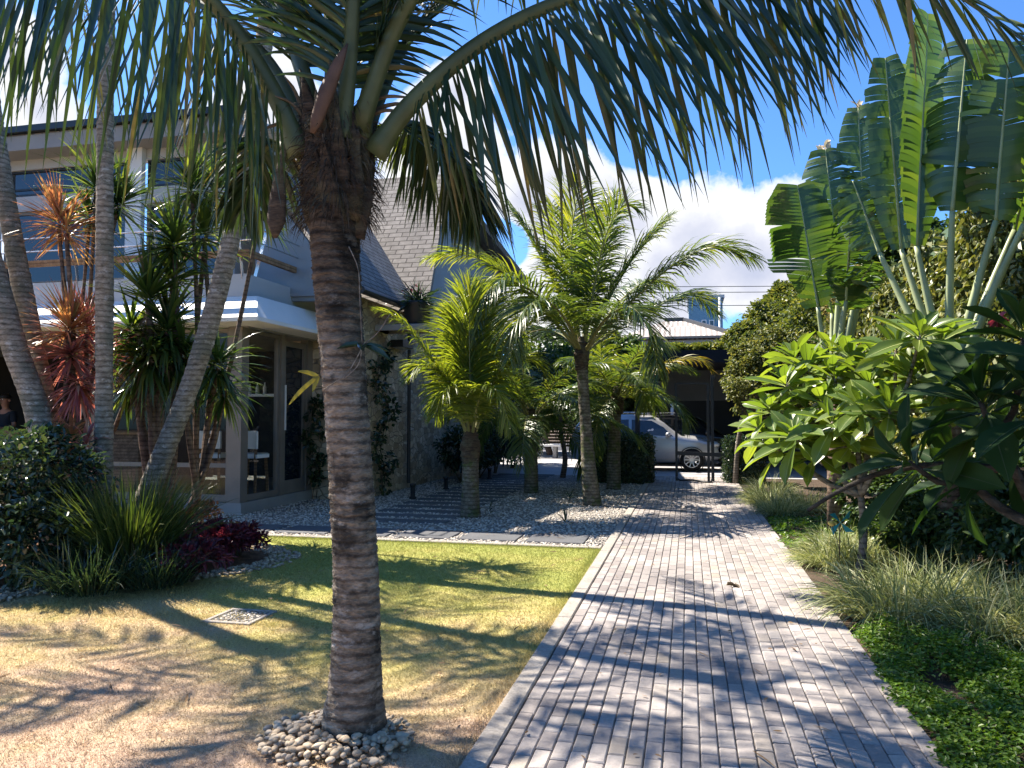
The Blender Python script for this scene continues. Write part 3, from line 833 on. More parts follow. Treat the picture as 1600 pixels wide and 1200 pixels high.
window((-9.85, HY + .02), (HX - .16, HY + .02), .17, 2.97, 'X', mull=(-8.5,), zsplit=.75)
mb = MB(); box(mb, -12.55, -10.05, HY - .02, HY + .06, 2.85, 2.97); hp('lintel', mb, M['taupe_metal'])     # this bay stands open
window((HX + .01, HY + .12), (HX + .01, 12.25), .17, 2.97, 'Y', fw=.06)
# glazed door on the right side
mb = MB(); y0, y1 = 12.37, 13.2
for a in ((y0, y0 + .09, .17, 2.9), (y1 - .09, y1, .17, 2.9)): box(mb, HX - .03, HX + .05, *a)
box(mb, HX - .03, HX + .05, y0 + .09, y1 - .09, .17, .4); box(mb, HX - .03, HX + .05, y0 + .09, y1 - .09, 2.8, 2.9)
dr = hp('door', mb, M['taupe_metal'])
mb = MB(); box(mb, HX + .002, HX + .014, y0 + .08, y1 - .08, .38, 2.82); hp('pane', mb, M['dark_glass'], dr)
mb = MB(); box(mb, HX + .052, HX + .085, y0 + .02, y0 + .06, 1.3, 2.1); hp('handle', mb, M['white_paint'], dr)
# canopy: sloped white apron, lower lip, soffit
bx, by, bz = -6.36, 10.45, 3.0
tx, ty, tz = -6.7, 11.0, 3.47
ye = 14.2
mb = MB()
mb.add([(-18, by, bz + .06), (bx, by, bz + .06), (tx, ty, tz), (-18, ty, tz)], [(0, 1, 2, 3)])
mb.add([(bx, by, bz + .06), (bx, ye, bz + .06), (tx, ye, tz), (tx, ty, tz)], [(0, 1, 2, 3)])
mb.add([(-18, by - .002, bz), (bx + .002, by - .002, bz), (bx + .002, by - .002, bz + .062), (-18, by - .002, bz + .062)], [(0, 1, 2, 3)])
mb.add([(bx + .002, by - .002, bz), (bx + .002, ye, bz), (bx + .002, ye, bz + .062), (bx + .002, by - .002, bz + .062)], [(0, 1, 2, 3)])
mb.add([(-18, by, bz), (bx, by, bz), (bx, ye, bz), (-18, ye, bz)], [(0, 3, 2, 1)])
# thin strip across the front apron, standing in for the rail's shadow line
beam(mb, (-18, by + .27, 3.257), (-6.53, by + .27, 3.257), .02, .012)
hp('canopy', mb, M['white_paint'])
# balcony upstand and deck
mb = MB(); box(mb, -18, -6.9, 11.0, 11.15, 3.44, 3.84); box(mb, -7.05, -6.9, 11.15, 14.2, 3.44, 3.84); hp('parapet', mb, M['wall_blue_grey'])
mb = MB(); box(mb, -18, -7.05, 11.15, 12.6, 3.4, 3.5); hp('balcony_floor', mb, M['concrete_wall'])
# railing: leaning flat posts, timber rail, thin steel rails
rl = MB(); rx, ry = -6.78, 10.9
beam(rl, (-18, ry, 4.15), (rx, ry, 4.15), .07, .1); beam(rl, (rx - .035, ry + .036, 4.15), (rx - .035, 14.2, 4.15), .07, .1)
rail = hp('balcony_railing', rl, M['wood'])
for x in (-16.5, -14.9, -13.3, -11.7, -10.1, -8.5, -6.98):
    mb = MB(); beam(mb, (x, 11.06, 3.6), (x, 10.86, 4.62), .012, .06, 0, np.array([0, 1.0, 0])); hp('railing_post', mb, M['steel'], rail)
for y in (11.3, 12.7, 14.0):
    mb = MB(); beam(mb, (-6.99, y, 3.6), (-6.72, y, 4.62), .06, .012, 0, np.array([0, 1.0, 0])); hp('railing_post', mb, M['steel'], rail)
mb = MB()
for z, o in ((4.36, .0), (4.58, -.03)):
    bar(mb, (-18, ry + o, z), (rx + .02, ry + o, z), .013); bar(mb, (rx + .02, ry + o, z), (rx + .02 + (z - 4.36) * .2, 14.2, z), .013)
hp('railing_bar', mb, M['steel'], rail)
# upper storey
mb = MB(); uy = 12.6
box(mb, -18, -17.5, uy, uy + .2, 3.5, 6.9)
box(mb, -18, -8.15, uy, uy + .2, 5.62, 5.92); box(mb, -18, -8.15, uy, uy + .2, 6.46, 6.9)
box(mb, -8.35, -8.15, uy + .2, 15.2, 3.5, 6.9); box(mb, -8.5, -8.15, uy, uy + .2, 3.5, 5.62); box(mb, -8.5, -8.15, uy, uy + .2, 5.92, 6.46)
hp('upper_wall', mb, M['grey_paint'])
for x in (-17.2, -13.55, -10.25):
    mb = MB(); box(mb, x - .17, x + .17, uy - .12, uy - .01, 3.5, 6.88); hp('pilaster', mb, M['white_paint'])
for a, b in ((-17.0, -13.72), (-13.38, -10.42), (-10.08, -8.5)):
    window((a, uy + .08), (b, uy + .08), 5.92, 6.46, 'X', .06, .04, 'dark_glass', (), 'dark_metal', 6.08)
    window((a, uy + .08), (b, uy + .08), 3.5, 5.62, 'X', .06, .06, 'dark_glass', ((a + b) / 2,), 'taupe_metal')
# upper roof: low pitched pale roof over a grey eave
mb = MB(); poly_slab(mb, [(-19, 12.1, 7.05), (-8.0, 12.1, 7.05), (-8.0, 15.4, 7.65), (-19, 15.4, 7.65)], .1); hp('roof', mb, M['roof_light'])
mb = MB(); box(mb, -19, -7.98, 12.05, 12.2, 6.64, 6.92); box(mb, -8.09, -7.97, 12.2, 15.4, 6.7, 6.92); hp('fascia', mb, M['soffit'])
mb = MB(); box(mb, -19, -7.95, 11.96, 12.09, 6.96, 7.08); hp('gutter', mb, M['dark_metal'])
mb = MB(); box(mb, -19, -8.1, 12.2, 12.6, 6.66, 6.7); hp('soffit', mb, M['soffit'])
# stone wing
mb = MB(); box(mb, -7.6, -6.0, 13.4, 24.5, -.05, 3.8); hp('stone_wall', mb, M['stone'])
# shaded shingle slope above it (faces the garden path) and its gutter
sl = 1.2
mb = MB()
zr = 3.8; pts = [(-5.6, 12.4, zr), (-5.6, 15.75, zr), (-7.8, 17.75, zr + 2.2 * sl), (-7.8, 12.4, zr + 2.2 * sl)]
poly_slab(mb, pts, .1); hp('side_roof', mb, M['shingle_side'])
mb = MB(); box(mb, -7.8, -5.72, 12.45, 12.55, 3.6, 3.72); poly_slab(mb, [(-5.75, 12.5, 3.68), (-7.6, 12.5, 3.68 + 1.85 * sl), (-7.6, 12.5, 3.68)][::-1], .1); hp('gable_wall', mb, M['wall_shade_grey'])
mb = MB(); tube(mb, [(-5.53, 12.4, 3.76), (-5.53, 16.1, 3.76)], .06, 10); hp('gutter', mb, M['dark_metal'])
mb = MB(); tube(mb, [(-5.9, 15.75, 3.7), (-5.9, 15.75, .1)], .04, 8); hp('downpipe', mb, M['dark_metal'])
# sunlit shingle slope facing the lawn
def zB(y): return 4.0 + 1.27 * (y - 15.75)
mb = MB(); yr = 18.75
poly_slab(mb, [(-5.45, 15.6, zB(15.6)), (-5.95, yr, zB(yr)), (-10, yr, zB(yr)), (-10, 15.6, zB(15.6))], .12); hp('front_roof', mb, M['shingle_front'])
# tall grey side wall behind it with a dark eave
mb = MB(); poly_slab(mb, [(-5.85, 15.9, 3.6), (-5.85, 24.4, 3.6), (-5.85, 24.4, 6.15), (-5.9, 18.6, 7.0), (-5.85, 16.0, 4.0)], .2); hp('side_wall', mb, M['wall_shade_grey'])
mb = MB(); poly_slab(mb, [(-5.35, 18.8, 6.95), (-5.1, 24.8, 6.05), (-7.5, 24.8, 6.55), (-7.5, 18.8, 7.45)], .16); hp('rear_roof', mb, M['dark_roof'])
mb = MB(); box(mb, -12, -6.1, 18.8, 24.4, 0, 6.0); hp('rear_wall', mb, M['grey_paint'])
# wall light box
wl = thing('wall_light', 'black box wall light fixed high on the stone wall', 'wall light', (-6.0, 15.2, 2.95))
mb = MB(); bbox(mb, -5.995, -5.72, 14.9, 15.5, 2.98, 3.13, .012); mb.build('housing', M['black_plastic'], wl, False)
mb = MB(); box(mb, -5.96, -5.76, 14.95, 15.45, 2.965, 2.98); mb.build('lens', M['grey_paint'], wl, False)
# black planter at the roof corner
pb = onX(652, 487, -5.25)
pt = thing('planter', 'black round planter with spiky dark plant and red flowers on a wall ledge', 'planter', (pb[0], pb[1], pb[2] - .28))
mb = MB(); lathe(mb, [(.0, 0), (.2, 0), (.25, .05), (.27, .4), (.285, .43), (.285, .47), (.25, .47), (.24, .42), (0, .42)], (pb[0], pb[1], pb[2] - .28), 20); mb.build('pot', M['drum'], pt)
n = 150; p0 = np.array([pb[0], pb[1], pb[2] + .15]) + RNG.normal(0, .07, (n, 3)) * np.array([1, 1, .2]); d = rdir(n, -.1)
mb = MB(); blades(mb, p0, d, RNG.uniform(.3, .7, n), .03, rdir(n), .8, 5, .3); mb.build('leaves', M['dark_shrub'], pt)
mb = MB(); crown_leaves(mb, (pb[0] - .12, pb[1], pb[2] + .42), (.16, .16, .1), 8, 9, .05, .035); mb.build('flowers', M['burgundy'], pt)
mb = MB(); bbox(mb, -6.0, pb[0] + .3, pb[1] - .35, pb[1] + .35, pb[2] - .4, pb[2] - .28, .02); hp('ledge', mb, M['concrete_wall'])
# bar stools behind the glass
def stool(x, y, label):
    s = thing('bar_stool', label, 'bar stool', (x, y, .2), 'bar stools behind the glass')
    mb = MB()
    for sx in (-1, 1):
        beam(mb, (x + sx * .2, y - .2, .2), (x + sx * .185, y - .17, 1.2), .045, .045); beam(mb, (x + sx * .2, y + .2, .2), (x + sx * .17, y + .17, .84), .045, .045)
    fr = mb.build('frame', M['wood'], s, False)
    mb = MB()
    beam(mb, (x - .18, y - .19, .5), (x + .18, y - .19, .5), .03, .04); beam(mb, (x - .18, y + .19, .5), (x + .18, y + .19, .5), .03, .04); mb.build('footrest', M['steel'], s, False)
    mb = MB(); bbox(mb, x - .22, x + .22, y - .2, y + .2, .84, .92, .02); mb.build('seat', M['white_paint'], s, False)
    mb = MB(); bbox(mb, x - .225, x + .225, y - .21, y - .165, 1.0, 1.3, .012)
    b = mb.build('backrest', M['white_paint'], s, False)
    mb = MB(); bbox(mb, x - .06, x + .06, y - .216, y - .205, 1.18, 1.25, .003); mb.build('hand_slot', M['black_plastic'], b, False)
q = onY(337, 700, 11.75); stool(q[0], 11.75, 'white backed bar stool seen through the glass left of the corner column')
q = onY(397, 700, 11.8); stool(q[0] - .05, 11.8, 'white backed bar stool seen through the glass right of the corner column')
# shelf with bottles on the inside wall
sh = thing('wall_shelf', 'small pale shelf with bottles and a folded cloth, behind the corner glass', 'shelf', (-8.2, 13.6, 1.9))
mb = MB(); box(mb, -8.9, -7.45, 13.5, 13.8, 1.93, 1.98); mb.build('board', M['white_paint'], sh, False)
for i in range(5):
    mb = MB(); lathe(mb, [(0, 0), (.035, 0), (.035, .13), (.013, .18), (.013, .23), (0, .23)], (-8.75 + i * .16, 13.63, 1.98), 10)
    tag(mb.build('bottle', M['white_paint']), 'small pale bottle on the shelf behind the corner glass', 'bottle', 'bottles on the shelf')
mb = MB(); bbox(mb, -7.8, -7.5, 13.55, 13.75, 1.98, 2.5, .03); mb.build('cloth', M['wall_blue_grey'], sh, False)
# wooden bar counter where the person stands
ct = thing('bar_counter', 'reddish brown wooden bar counter behind the front windows', 'counter', (-11.5, 12.1, .2))
mb = MB(); box(mb, -14.5, -9.6, 11.95, 12.25, .2, 1.22); mb.build('front_panel', M['bark_brown'], ct, False)
mb = MB(); bbox(mb, -14.6, -9.5, 11.88, 12.4, 1.22, 1.28, .01); mb.build('worktop', M['wood'], ct, False)
# ------------------------------------------------------------------ palms
def PX(lst): return [P(*a) for a in lst]

# ---- the big coconut palm in the foreground
K = thing('coconut_palm', 'big coconut palm with thick ringed trunk rising from pebbles, nearest of all palms', 'palm tree', MP)
mb = MB()
tr = PX([(552, 1150, 3.8), (556, 1040, 3.79), (556, 900, 3.78), (549, 760, 3.77), (540, 620, 3.76), (531, 500, 3.75), (524, 380, 3.74), (524, 290, 3.74)])
tr[0][2] = -.03
ring_trunk(mb, tr, [.165, .128, .112, .108, .106, .106, .107, .108, .11, .112, .115, .12, .13], 64, 520, .045, .005, .0045, 0, 1.2)
kt = mb.build('trunk', M['bark_main'], K)
# roots mat at the foot
mb = MB(); n = 70; a = RNG.uniform(0, 2 * math.pi, n)
blades(mb, MP + np.stack([.13 * np.cos(a), .13 * np.sin(a), RNG.uniform(.0, .09, n)], 1), np.stack([np.cos(a) * .4, np.sin(a) * .4, np.full(n, -1.2)], 1), .07, .008, rdir(n), .6, 4, 0)
mb.build('roots', M['bark_brown'], K)
# crown shaft of old leaf bases and woven fibre
C0 = P(526, 330, 3.74); C1 = P(527, 120, 3.74)
mb = MB()
ring_trunk(mb, [C0 - UZ * .06, C0 + UZ * .1, C0 + UZ * .3, C0 + UZ * .52], [.112, .125, .13, .12, .08], 40, 120, .11, .03, .007, 0, 1.5)
mb.build('fibre', M['fibre'], K)
mb = MB()
for i in range(26):      # clasping leaf-base boots and ragged fibre
    a = i * 2.4; z = -.02 + .017 * i
    o = np.array([math.cos(a), math.sin(a), 0])
    p = C0 + UZ * z + o * .098
    tg = np.array([-o[1], o[0], 0])
    c = spline([p + UZ * -.1 - o * .03, p + o * .03 + UZ * .05, p + o * .06 + UZ * .2, p + o * .09 + UZ * .3], 10)
    tube(mb, c + RNG.normal(0, .003, c.shape), np.interp(np.linspace(0, 1, 10), [0, .3, .7, 1], [.085, .07, .032, .004]), 9, 0, True, .28)
n = 1500; a = RNG.uniform(0, 2 * math.pi, n)
pf = C0 + np.stack([.125 * np.cos(a), .125 * np.sin(a), RNG.uniform(-.05, .5, n)], 1)
blades(mb, pf, np.stack([np.cos(a), np.sin(a), RNG.normal(0, .6, n)], 1), RNG.uniform(.05, .2, n), .005, rdir(n), 2.2, 5, 0)
mb.build('leaf_bases', M['fibre'], K)
# spathe and dry sheath
mb = MB(); sp = spline(PX([(488, 208, 3.55), (508, 150, 3.52), (528, 100, 3.5), (543, 68, 3.5)]), 14)
tube(mb, sp, np.interp(np.linspace(0, 1, 14), [0, .15, .45, .8, 1], [.014, .034, .042, .028, .005]), 10, 0, True, .6); mb.build('flower_spathe', M['spathe'], K)
mb = MB(); sp = spline(PX([(452, 215, 3.7), (440, 250, 3.68), (434, 310, 3.66), (430, 372, 3.66)]), 14)
tube(mb, sp, np.interp(np.linspace(0, 1, 14), [0, .3, .6, .85, 1], [.018, .022, .045, .052, .012]), 9, 0, True, .35); mb.build('dry_sheath', M['fibre'], K)
for (x0, y0, x1, y1) in ((560, 170, 640, 152), (570, 180, 655, 165), (565, 190, 630, 175), (480, 190, 430, 150), (470, 200, 405, 205), (475, 180, 445, 120)):
    a, b = P(x0, y0, 3.7), P(x1, y1, 3.6)
    mb = MB(); tube(mb, spline([a, (a + b) / 2 + UZ * .03, b], 8), [.014, .012, .011, .01, .009, .008, .006, .003], 6); mb.build('flower_stalk', M['stem'], K)
def mainfrond(ctrl, n=95, L=.78, w=.042, droop=1.5, r0=.055, leaf='palm_leaf', rib='palm_rib', **kw):
    mb = MB(); frond(mb, PX(ctrl), n, L, w, droop, r0=r0, ns=7, **kw)
    return mb.build('frond', [M[rib], M[leaf]], K)
mainfrond([(585, 240, 3.68), (640, 165, 3.6), (740, 75, 3.5), (860, 8, 3.4), (1020, -40, 3.3), (1180, -52, 3.2), (1310, -20, 3.1)], 82, 1.15, .026, .3, .07, pet=.14, lift=0, hang=1.5, ang=(5, 35), ang2=(35, 62), rnd=.16, miss=.06)
mainfrond([(560, 200, 3.65), (640, 0, 3.45), (800, -190, 3.1), (1050, -240, 2.8), (1300, -130, 2.6), (1480, -20, 2.5), (1610, 70, 2.4)], 95, .68, .021, .5, .06, ang=(35, 64), lift=-.1, rnd=.14, miss=.08)
mainfrond([(470, 240, 3.68), (430, 150, 3.65), (370, 50, 3.6), (300, -25, 3.5), (190, -75, 3.4), (60, -60, 3.3), (-80, 20, 3.2)], 52, 1.1, .025, .3, .07, pet=.13, lift=0, hang=2.2, ang=(-5, 20), ang2=(10, 40), rnd=.16, miss=.06)
mainfrond([(480, 220, 3.8), (420, 100, 4.0), (330, 15, 4.2), (220, -20, 4.4), (110, 0, 4.6), (0, 70, 4.7)], 42, 1.1, .024, .3, .06, ang=(-5, 25), lift=0, hang=2.2, rnd=.16, miss=.08)
mainfrond([(500, 215, 3.75), (470, 100, 3.85), (425, -30, 4.05), (400, -220, 4.4), (420, -360, 4.9)], 72, .75, .03, .8, .06)
mainfrond([(532, 215, 3.64), (548, 60, 3.55), (560, -120, 3.4), (585, -320, 3.1)], 80, .7, .036, .8, .075)
mainfrond([(515, 215, 3.72), (518, 60, 3.72), (495, -150, 3.8), (445, -340, 3.95)], 80, .75, .036, .8, .06)
mainfrond([(562, 215, 3.68), (590, 90, 3.72), (628, -30, 3.8), (700, -190, 3.9), (810, -300, 4.0)], 90, .75, .038, 1.0, .065)
mainfrond([(570, 212, 3.8), (640, 60, 4.05), (740, -25, 4.35), (850, -45, 4.65), (960, -5, 4.9), (1040, 65, 5.1)], 75, .75, .026, .9, .05, rnd=.16, miss=.05)
mainfrond([(588, 225, 3.78), (640, 192, 3.95), (690, 215, 4.15), (728, 265, 4.3), (752, 330, 4.35)], 90, .62, .026, .4, .045, pet=.2, lift=0, hang=.8, rnd=.14)
mainfrond([(590, 215, 3.95), (612, 195, 4.4), (632, 205, 4.9), (645, 235, 5.3)], 60, .5, .032, 1.6, .04, 'palm_leaf_light', lift=0, pet=.3)  # paler leaf material stands in for sunlight on this frond
mainfrond([(462, 235, 3.78), (425, 225, 4.0), (398, 262, 4.2), (378, 330, 4.3)], 60, .5, .036, 1.5, .045, lift=0, pet=.2)
mainfrond([(540, 210, 3.8), (545, 20, 4.2), (600, -190, 4.9), (640, -330, 6.0)], 80, .75, .038, 1.0, .05)
mainfrond([(500, 210, 3.8), (440, 40, 4.3), (330, -140, 4.9), (220, -200, 5.6)], 80, .75, .038, 1.0, .05)

# orchid growing on the trunk
oc = P(566, 540, 3.63)
Oo = thing('orchid', 'small orchid with broad dark leaves and an aerial stem clinging to the big palm trunk', 'orchid', oc)
mb = MB()
ovals(mb, [oc, oc, oc, oc], [(-.8, -.5, .25), (.3, -.8, .1), (1, -.2, -.1), (.9, .3, .2)], [(0, -.6, 1)] * 4, [.11, .1, .15, .12], [.05, .05, .045, .04], 0, .1, .5)
mb.build('leaf', M['dark_shrub'], Oo)
mb = MB()
tube(mb, spline([oc, P(562, 460, 3.6), P(560, 420, 3.6), P(545, 385, 3.6)], 12), .0028, 5); tube(mb, spline([oc, P(590, 520, 3.6), P(610, 490, 3.58)], 8), .003, 5)
tube(mb, spline([oc - UZ * .01, P(545, 580, 3.62), P(520, 600, 3.62), P(503, 610, 3.63)], 10), .003, 5); tube(mb, spline([oc - UZ * .01, P(560, 570, 3.62), P(540, 590, 3.62)], 8), .003, 5)
mb.build('stem', M['plum_stem'], Oo)
oc2 = P(497, 588, 3.66)
Oo2 = thing('orchid', 'yellowish orchid with two narrow drooping leaves on the house side of the big palm trunk', 'orchid', oc2)
mb = MB(); blades(mb, [oc2, oc2, oc2], [RT * -.9 + UZ * .45, RT * -.75 - UZ * .55 - FH * .1, RT * -.4 - UZ * .9], [.1, .19, .08], .022, [UZ, UZ, UZ], .5, 6, .3, (.7, 1, 1, .8, .2)); mb.build('leaf', M['palm_leaf_yellow'], Oo2)

# ---- generic coconut palm builder
def coco(name, label, foot, trunk, trad, ctr, fronds, nrand, flen, seed, leaf, bark, group, L=.5, w=.03, e=(80, -10), bend=(60, 110), n=58, skip=None, fr0=.03, nz=140, seg=24, droop=1.1):
    global RNG
    keep = RNG; RNG = np.random.default_rng(seed)
    t = thing(name, label, 'palm tree', foot, group)
    mb = MB(); ring_trunk(mb, trunk, trad, seg, nz, .075, .008, .003); mb.build('trunk', M[bark], t)
    mb = MB()
    r = trad[-1]
    ring_trunk(mb, [ctr - UZ * .35, ctr - UZ * .1, ctr + UZ * .25], [r * 1.05, r * 1.35, r * .55], 18, 40, .1, .02, .006); mb.build('fibre', M['fibre'], t)
    for k, (c, lf, ll, *kw) in enumerate(fronds):
        mb = MB(); frond(mb, c, n, ll, w, droop, r0=fr0, **dict(dict(ns=5, fold=.3), **(kw[0] if kw else {})))
        mb.build('frond', [M['palm_rib_light'], M[lf]], t)
    for k in range(nrand):
        az = k * 2.399 + seed; f = (k + .5) / nrand
        if skip and skip(az): continue
        e0 = e[0] + (e[1] - e[0]) * f + RNG.uniform(-6, 6)
        mb = MB(); frond(mb, arc_ctrl(ctr + np.array([math.cos(az), math.sin(az), 0]) * r * .6, az, e0, flen * RNG.uniform(.85, 1.1), RNG.uniform(*bend)), n, L * RNG.uniform(.85, 1.1), w, droop, r0=fr0, ns=5, fold=.3)
        mb.build('frond', [M['palm_rib_light'], M[leaf]], t)
    RNG = keep
    return t
# ---- four tall palms in the round bed (crowns above the picture)
bed = [
 ('tall grey palm trunk leaning out past the left edge, leftmost of four in the bed', [(92, 860, 8.3), (62, 660, 8.35), (22, 540, 8.4), (-12, 420, 8.45), (-70, 220, 8.5), (-120, 0, 8.6), (-150, -160, 8.7)], .125, 21),
 ('tall grey palm trunk leaning left beside the red cordyline, second of four in the bed', [(122, 862, 8.7), (92, 720, 8.7), (62, 580, 8.75), (35, 450, 8.8), (8, 300, 8.9), (-20, 120, 9), (-40, -90, 9.1)], .105, 22),
 ('straight upright grey palm trunk in the middle of the round bed', [(158, 872, 8.2), (162, 700, 8.2), (163, 500, 8.2), (164, 250, 8.2), (166, 50, 8.2), (172, -130, 8.2), (176, -260, 8.2)], .088, 23),
 ('slanting pale palm trunk leaning right toward the house corner from the round bed', [(205, 858, 8.7), (240, 748, 8.75), (298, 600, 8.8), (345, 440, 8.9), (384, 260, 9.0), (402, 140, 9.1), (418, 20, 9.2), (428, -100, 9.2), (436, -220, 9.2)], .107, 24)]
for lab, px, r, sd in bed:
    tr = PX(px); tr[0][2] = 0.0
    foot = tr[0].copy()
    coco('coconut_palm', lab, foot, tr, [r * 1.25, r, r, r * .95, r * .9], tr[-1] + UZ * .1, [], {21: 7, 22: 7, 23: 13, 24: 6}[sd], 1.7 if sd == 24 else 2.9, sd, 'palm_leaf', 'bark_grey', 'tall palms in the round bed', .64, .05, (78, 8), (50, 85), 32, None, .035, 240)

# ---- palms along the gravel
LL, MM_, DD, YY = 'palm_leaf_light', 'palm_leaf_mid', 'palm_leaf', 'palm_leaf_yellow'
# small bright one
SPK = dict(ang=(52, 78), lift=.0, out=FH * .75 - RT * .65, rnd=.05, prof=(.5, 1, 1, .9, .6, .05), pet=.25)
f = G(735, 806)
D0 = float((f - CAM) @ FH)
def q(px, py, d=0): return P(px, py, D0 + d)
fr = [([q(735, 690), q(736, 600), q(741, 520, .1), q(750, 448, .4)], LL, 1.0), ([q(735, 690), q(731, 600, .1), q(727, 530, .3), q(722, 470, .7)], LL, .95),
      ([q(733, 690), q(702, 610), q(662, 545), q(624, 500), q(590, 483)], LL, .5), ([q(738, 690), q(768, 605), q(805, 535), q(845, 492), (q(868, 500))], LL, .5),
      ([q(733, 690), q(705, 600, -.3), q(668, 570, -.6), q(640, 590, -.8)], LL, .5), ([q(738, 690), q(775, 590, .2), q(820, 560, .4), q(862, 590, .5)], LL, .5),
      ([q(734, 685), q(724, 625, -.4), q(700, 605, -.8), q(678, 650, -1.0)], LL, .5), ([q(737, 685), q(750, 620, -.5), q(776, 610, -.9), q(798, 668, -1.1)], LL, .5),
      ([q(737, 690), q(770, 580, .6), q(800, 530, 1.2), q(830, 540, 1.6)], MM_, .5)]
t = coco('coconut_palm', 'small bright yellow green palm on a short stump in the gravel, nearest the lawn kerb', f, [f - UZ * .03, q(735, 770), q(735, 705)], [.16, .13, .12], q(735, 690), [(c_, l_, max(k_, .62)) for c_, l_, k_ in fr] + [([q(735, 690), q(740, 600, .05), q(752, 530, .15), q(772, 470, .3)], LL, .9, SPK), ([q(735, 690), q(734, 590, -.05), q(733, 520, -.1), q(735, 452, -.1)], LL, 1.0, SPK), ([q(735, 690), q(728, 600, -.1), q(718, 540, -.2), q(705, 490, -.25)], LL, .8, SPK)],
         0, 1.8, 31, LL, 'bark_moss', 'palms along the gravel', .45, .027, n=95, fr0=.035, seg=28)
# big one beside the path
f = G(926, 788); D0 = float((f - CAM) @ FH)
fr = [([q(908, 548), q(896, 460), q(893, 370, .2), q(905, 288, .5)], LL, .65, dict(ang=(30, 66), out=FH * .75 - RT * .65)), ([q(908, 548), q(885, 450, .2), q(872, 370, .5), q(862, 318, 1)], LL, .6, dict(ang=(30, 66), out=FH * .75 - RT * .65)),  # upright fronds get the pale leaf colour as their sunlit tone
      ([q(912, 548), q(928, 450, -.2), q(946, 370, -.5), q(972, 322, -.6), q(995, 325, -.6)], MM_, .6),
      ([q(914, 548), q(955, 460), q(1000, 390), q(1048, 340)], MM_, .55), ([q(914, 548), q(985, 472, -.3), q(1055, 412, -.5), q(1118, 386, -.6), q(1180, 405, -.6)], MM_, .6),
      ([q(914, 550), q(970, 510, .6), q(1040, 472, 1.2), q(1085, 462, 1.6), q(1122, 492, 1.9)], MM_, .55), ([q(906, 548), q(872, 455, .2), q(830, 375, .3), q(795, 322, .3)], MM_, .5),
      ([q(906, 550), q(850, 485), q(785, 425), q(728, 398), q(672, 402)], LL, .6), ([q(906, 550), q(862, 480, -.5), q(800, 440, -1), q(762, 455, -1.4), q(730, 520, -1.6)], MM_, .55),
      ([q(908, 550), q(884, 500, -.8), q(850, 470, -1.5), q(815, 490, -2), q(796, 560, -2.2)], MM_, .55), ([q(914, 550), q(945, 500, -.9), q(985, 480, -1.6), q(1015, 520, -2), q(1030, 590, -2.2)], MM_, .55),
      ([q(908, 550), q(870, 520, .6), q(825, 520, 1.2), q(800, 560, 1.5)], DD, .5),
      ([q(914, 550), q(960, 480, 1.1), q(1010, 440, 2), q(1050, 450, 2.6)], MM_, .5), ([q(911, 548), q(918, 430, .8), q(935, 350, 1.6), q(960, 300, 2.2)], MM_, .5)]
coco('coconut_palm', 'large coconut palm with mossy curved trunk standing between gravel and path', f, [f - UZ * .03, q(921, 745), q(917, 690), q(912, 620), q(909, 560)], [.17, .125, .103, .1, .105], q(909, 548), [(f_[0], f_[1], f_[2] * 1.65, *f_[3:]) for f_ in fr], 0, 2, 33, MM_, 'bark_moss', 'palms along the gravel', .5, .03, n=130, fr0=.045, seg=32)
# third, behind the small one
f = G(830, 769); D0 = float((f - CAM) @ FH)
fr = [([q(829, 665), q(800, 590), q(770, 545), q(745, 570)], MM_, .5), ([q(829, 665), q(815, 560), q(802, 480), q(790, 430)], MM_, .5)]
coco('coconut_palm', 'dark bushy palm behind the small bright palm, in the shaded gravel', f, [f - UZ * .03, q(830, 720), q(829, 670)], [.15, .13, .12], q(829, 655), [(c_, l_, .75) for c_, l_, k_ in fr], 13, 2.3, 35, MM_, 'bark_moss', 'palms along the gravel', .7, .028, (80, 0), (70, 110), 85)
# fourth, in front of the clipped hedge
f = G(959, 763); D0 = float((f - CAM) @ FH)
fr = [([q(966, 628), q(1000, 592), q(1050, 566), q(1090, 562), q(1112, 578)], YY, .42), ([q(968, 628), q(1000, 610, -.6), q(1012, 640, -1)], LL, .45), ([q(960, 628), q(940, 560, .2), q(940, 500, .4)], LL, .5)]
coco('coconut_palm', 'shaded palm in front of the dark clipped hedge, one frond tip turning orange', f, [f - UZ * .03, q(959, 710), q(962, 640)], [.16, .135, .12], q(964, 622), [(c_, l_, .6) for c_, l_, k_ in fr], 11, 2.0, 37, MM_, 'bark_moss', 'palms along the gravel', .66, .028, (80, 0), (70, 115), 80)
# ------------------------------------------------------------------ plants of the round bed
def rosette(mb, c, n, L, W, axis=(0, 0, 1), lo=-35, hi=85, droop=.9, m=0, fold=.3, r=.04):
    axis = nrm(np.array(axis, float)); 
    e = np.radians(RNG.uniform(lo, hi, n)); a = RNG.uniform(0, 2 * math.pi, n)
    x = nrm(np.cross(axis, [0.3, 1, 0.1])); y = np.cross(axis, x)
    d = np.cos(e)[:, None] * (np.cos(a)[:, None] * x + np.sin(a)[:, None] * y) + np.sin(e)[:, None] * axis
    p = np.asarray(c) + d * r + axis * (np.sin(e) * r * 2)[:, None]
    wd = np.cross(d, axis) + RNG.normal(0, .15, (n, 3))
    blades(mb, p, d, L * RNG.uniform(.6, 1.1, n), W * RNG.uniform(.8, 1.15, n), wd, droop * RNG.uniform(.4, 1.5, n), 6, fold, (.7, 1, .95, .75, .4, .03), m)
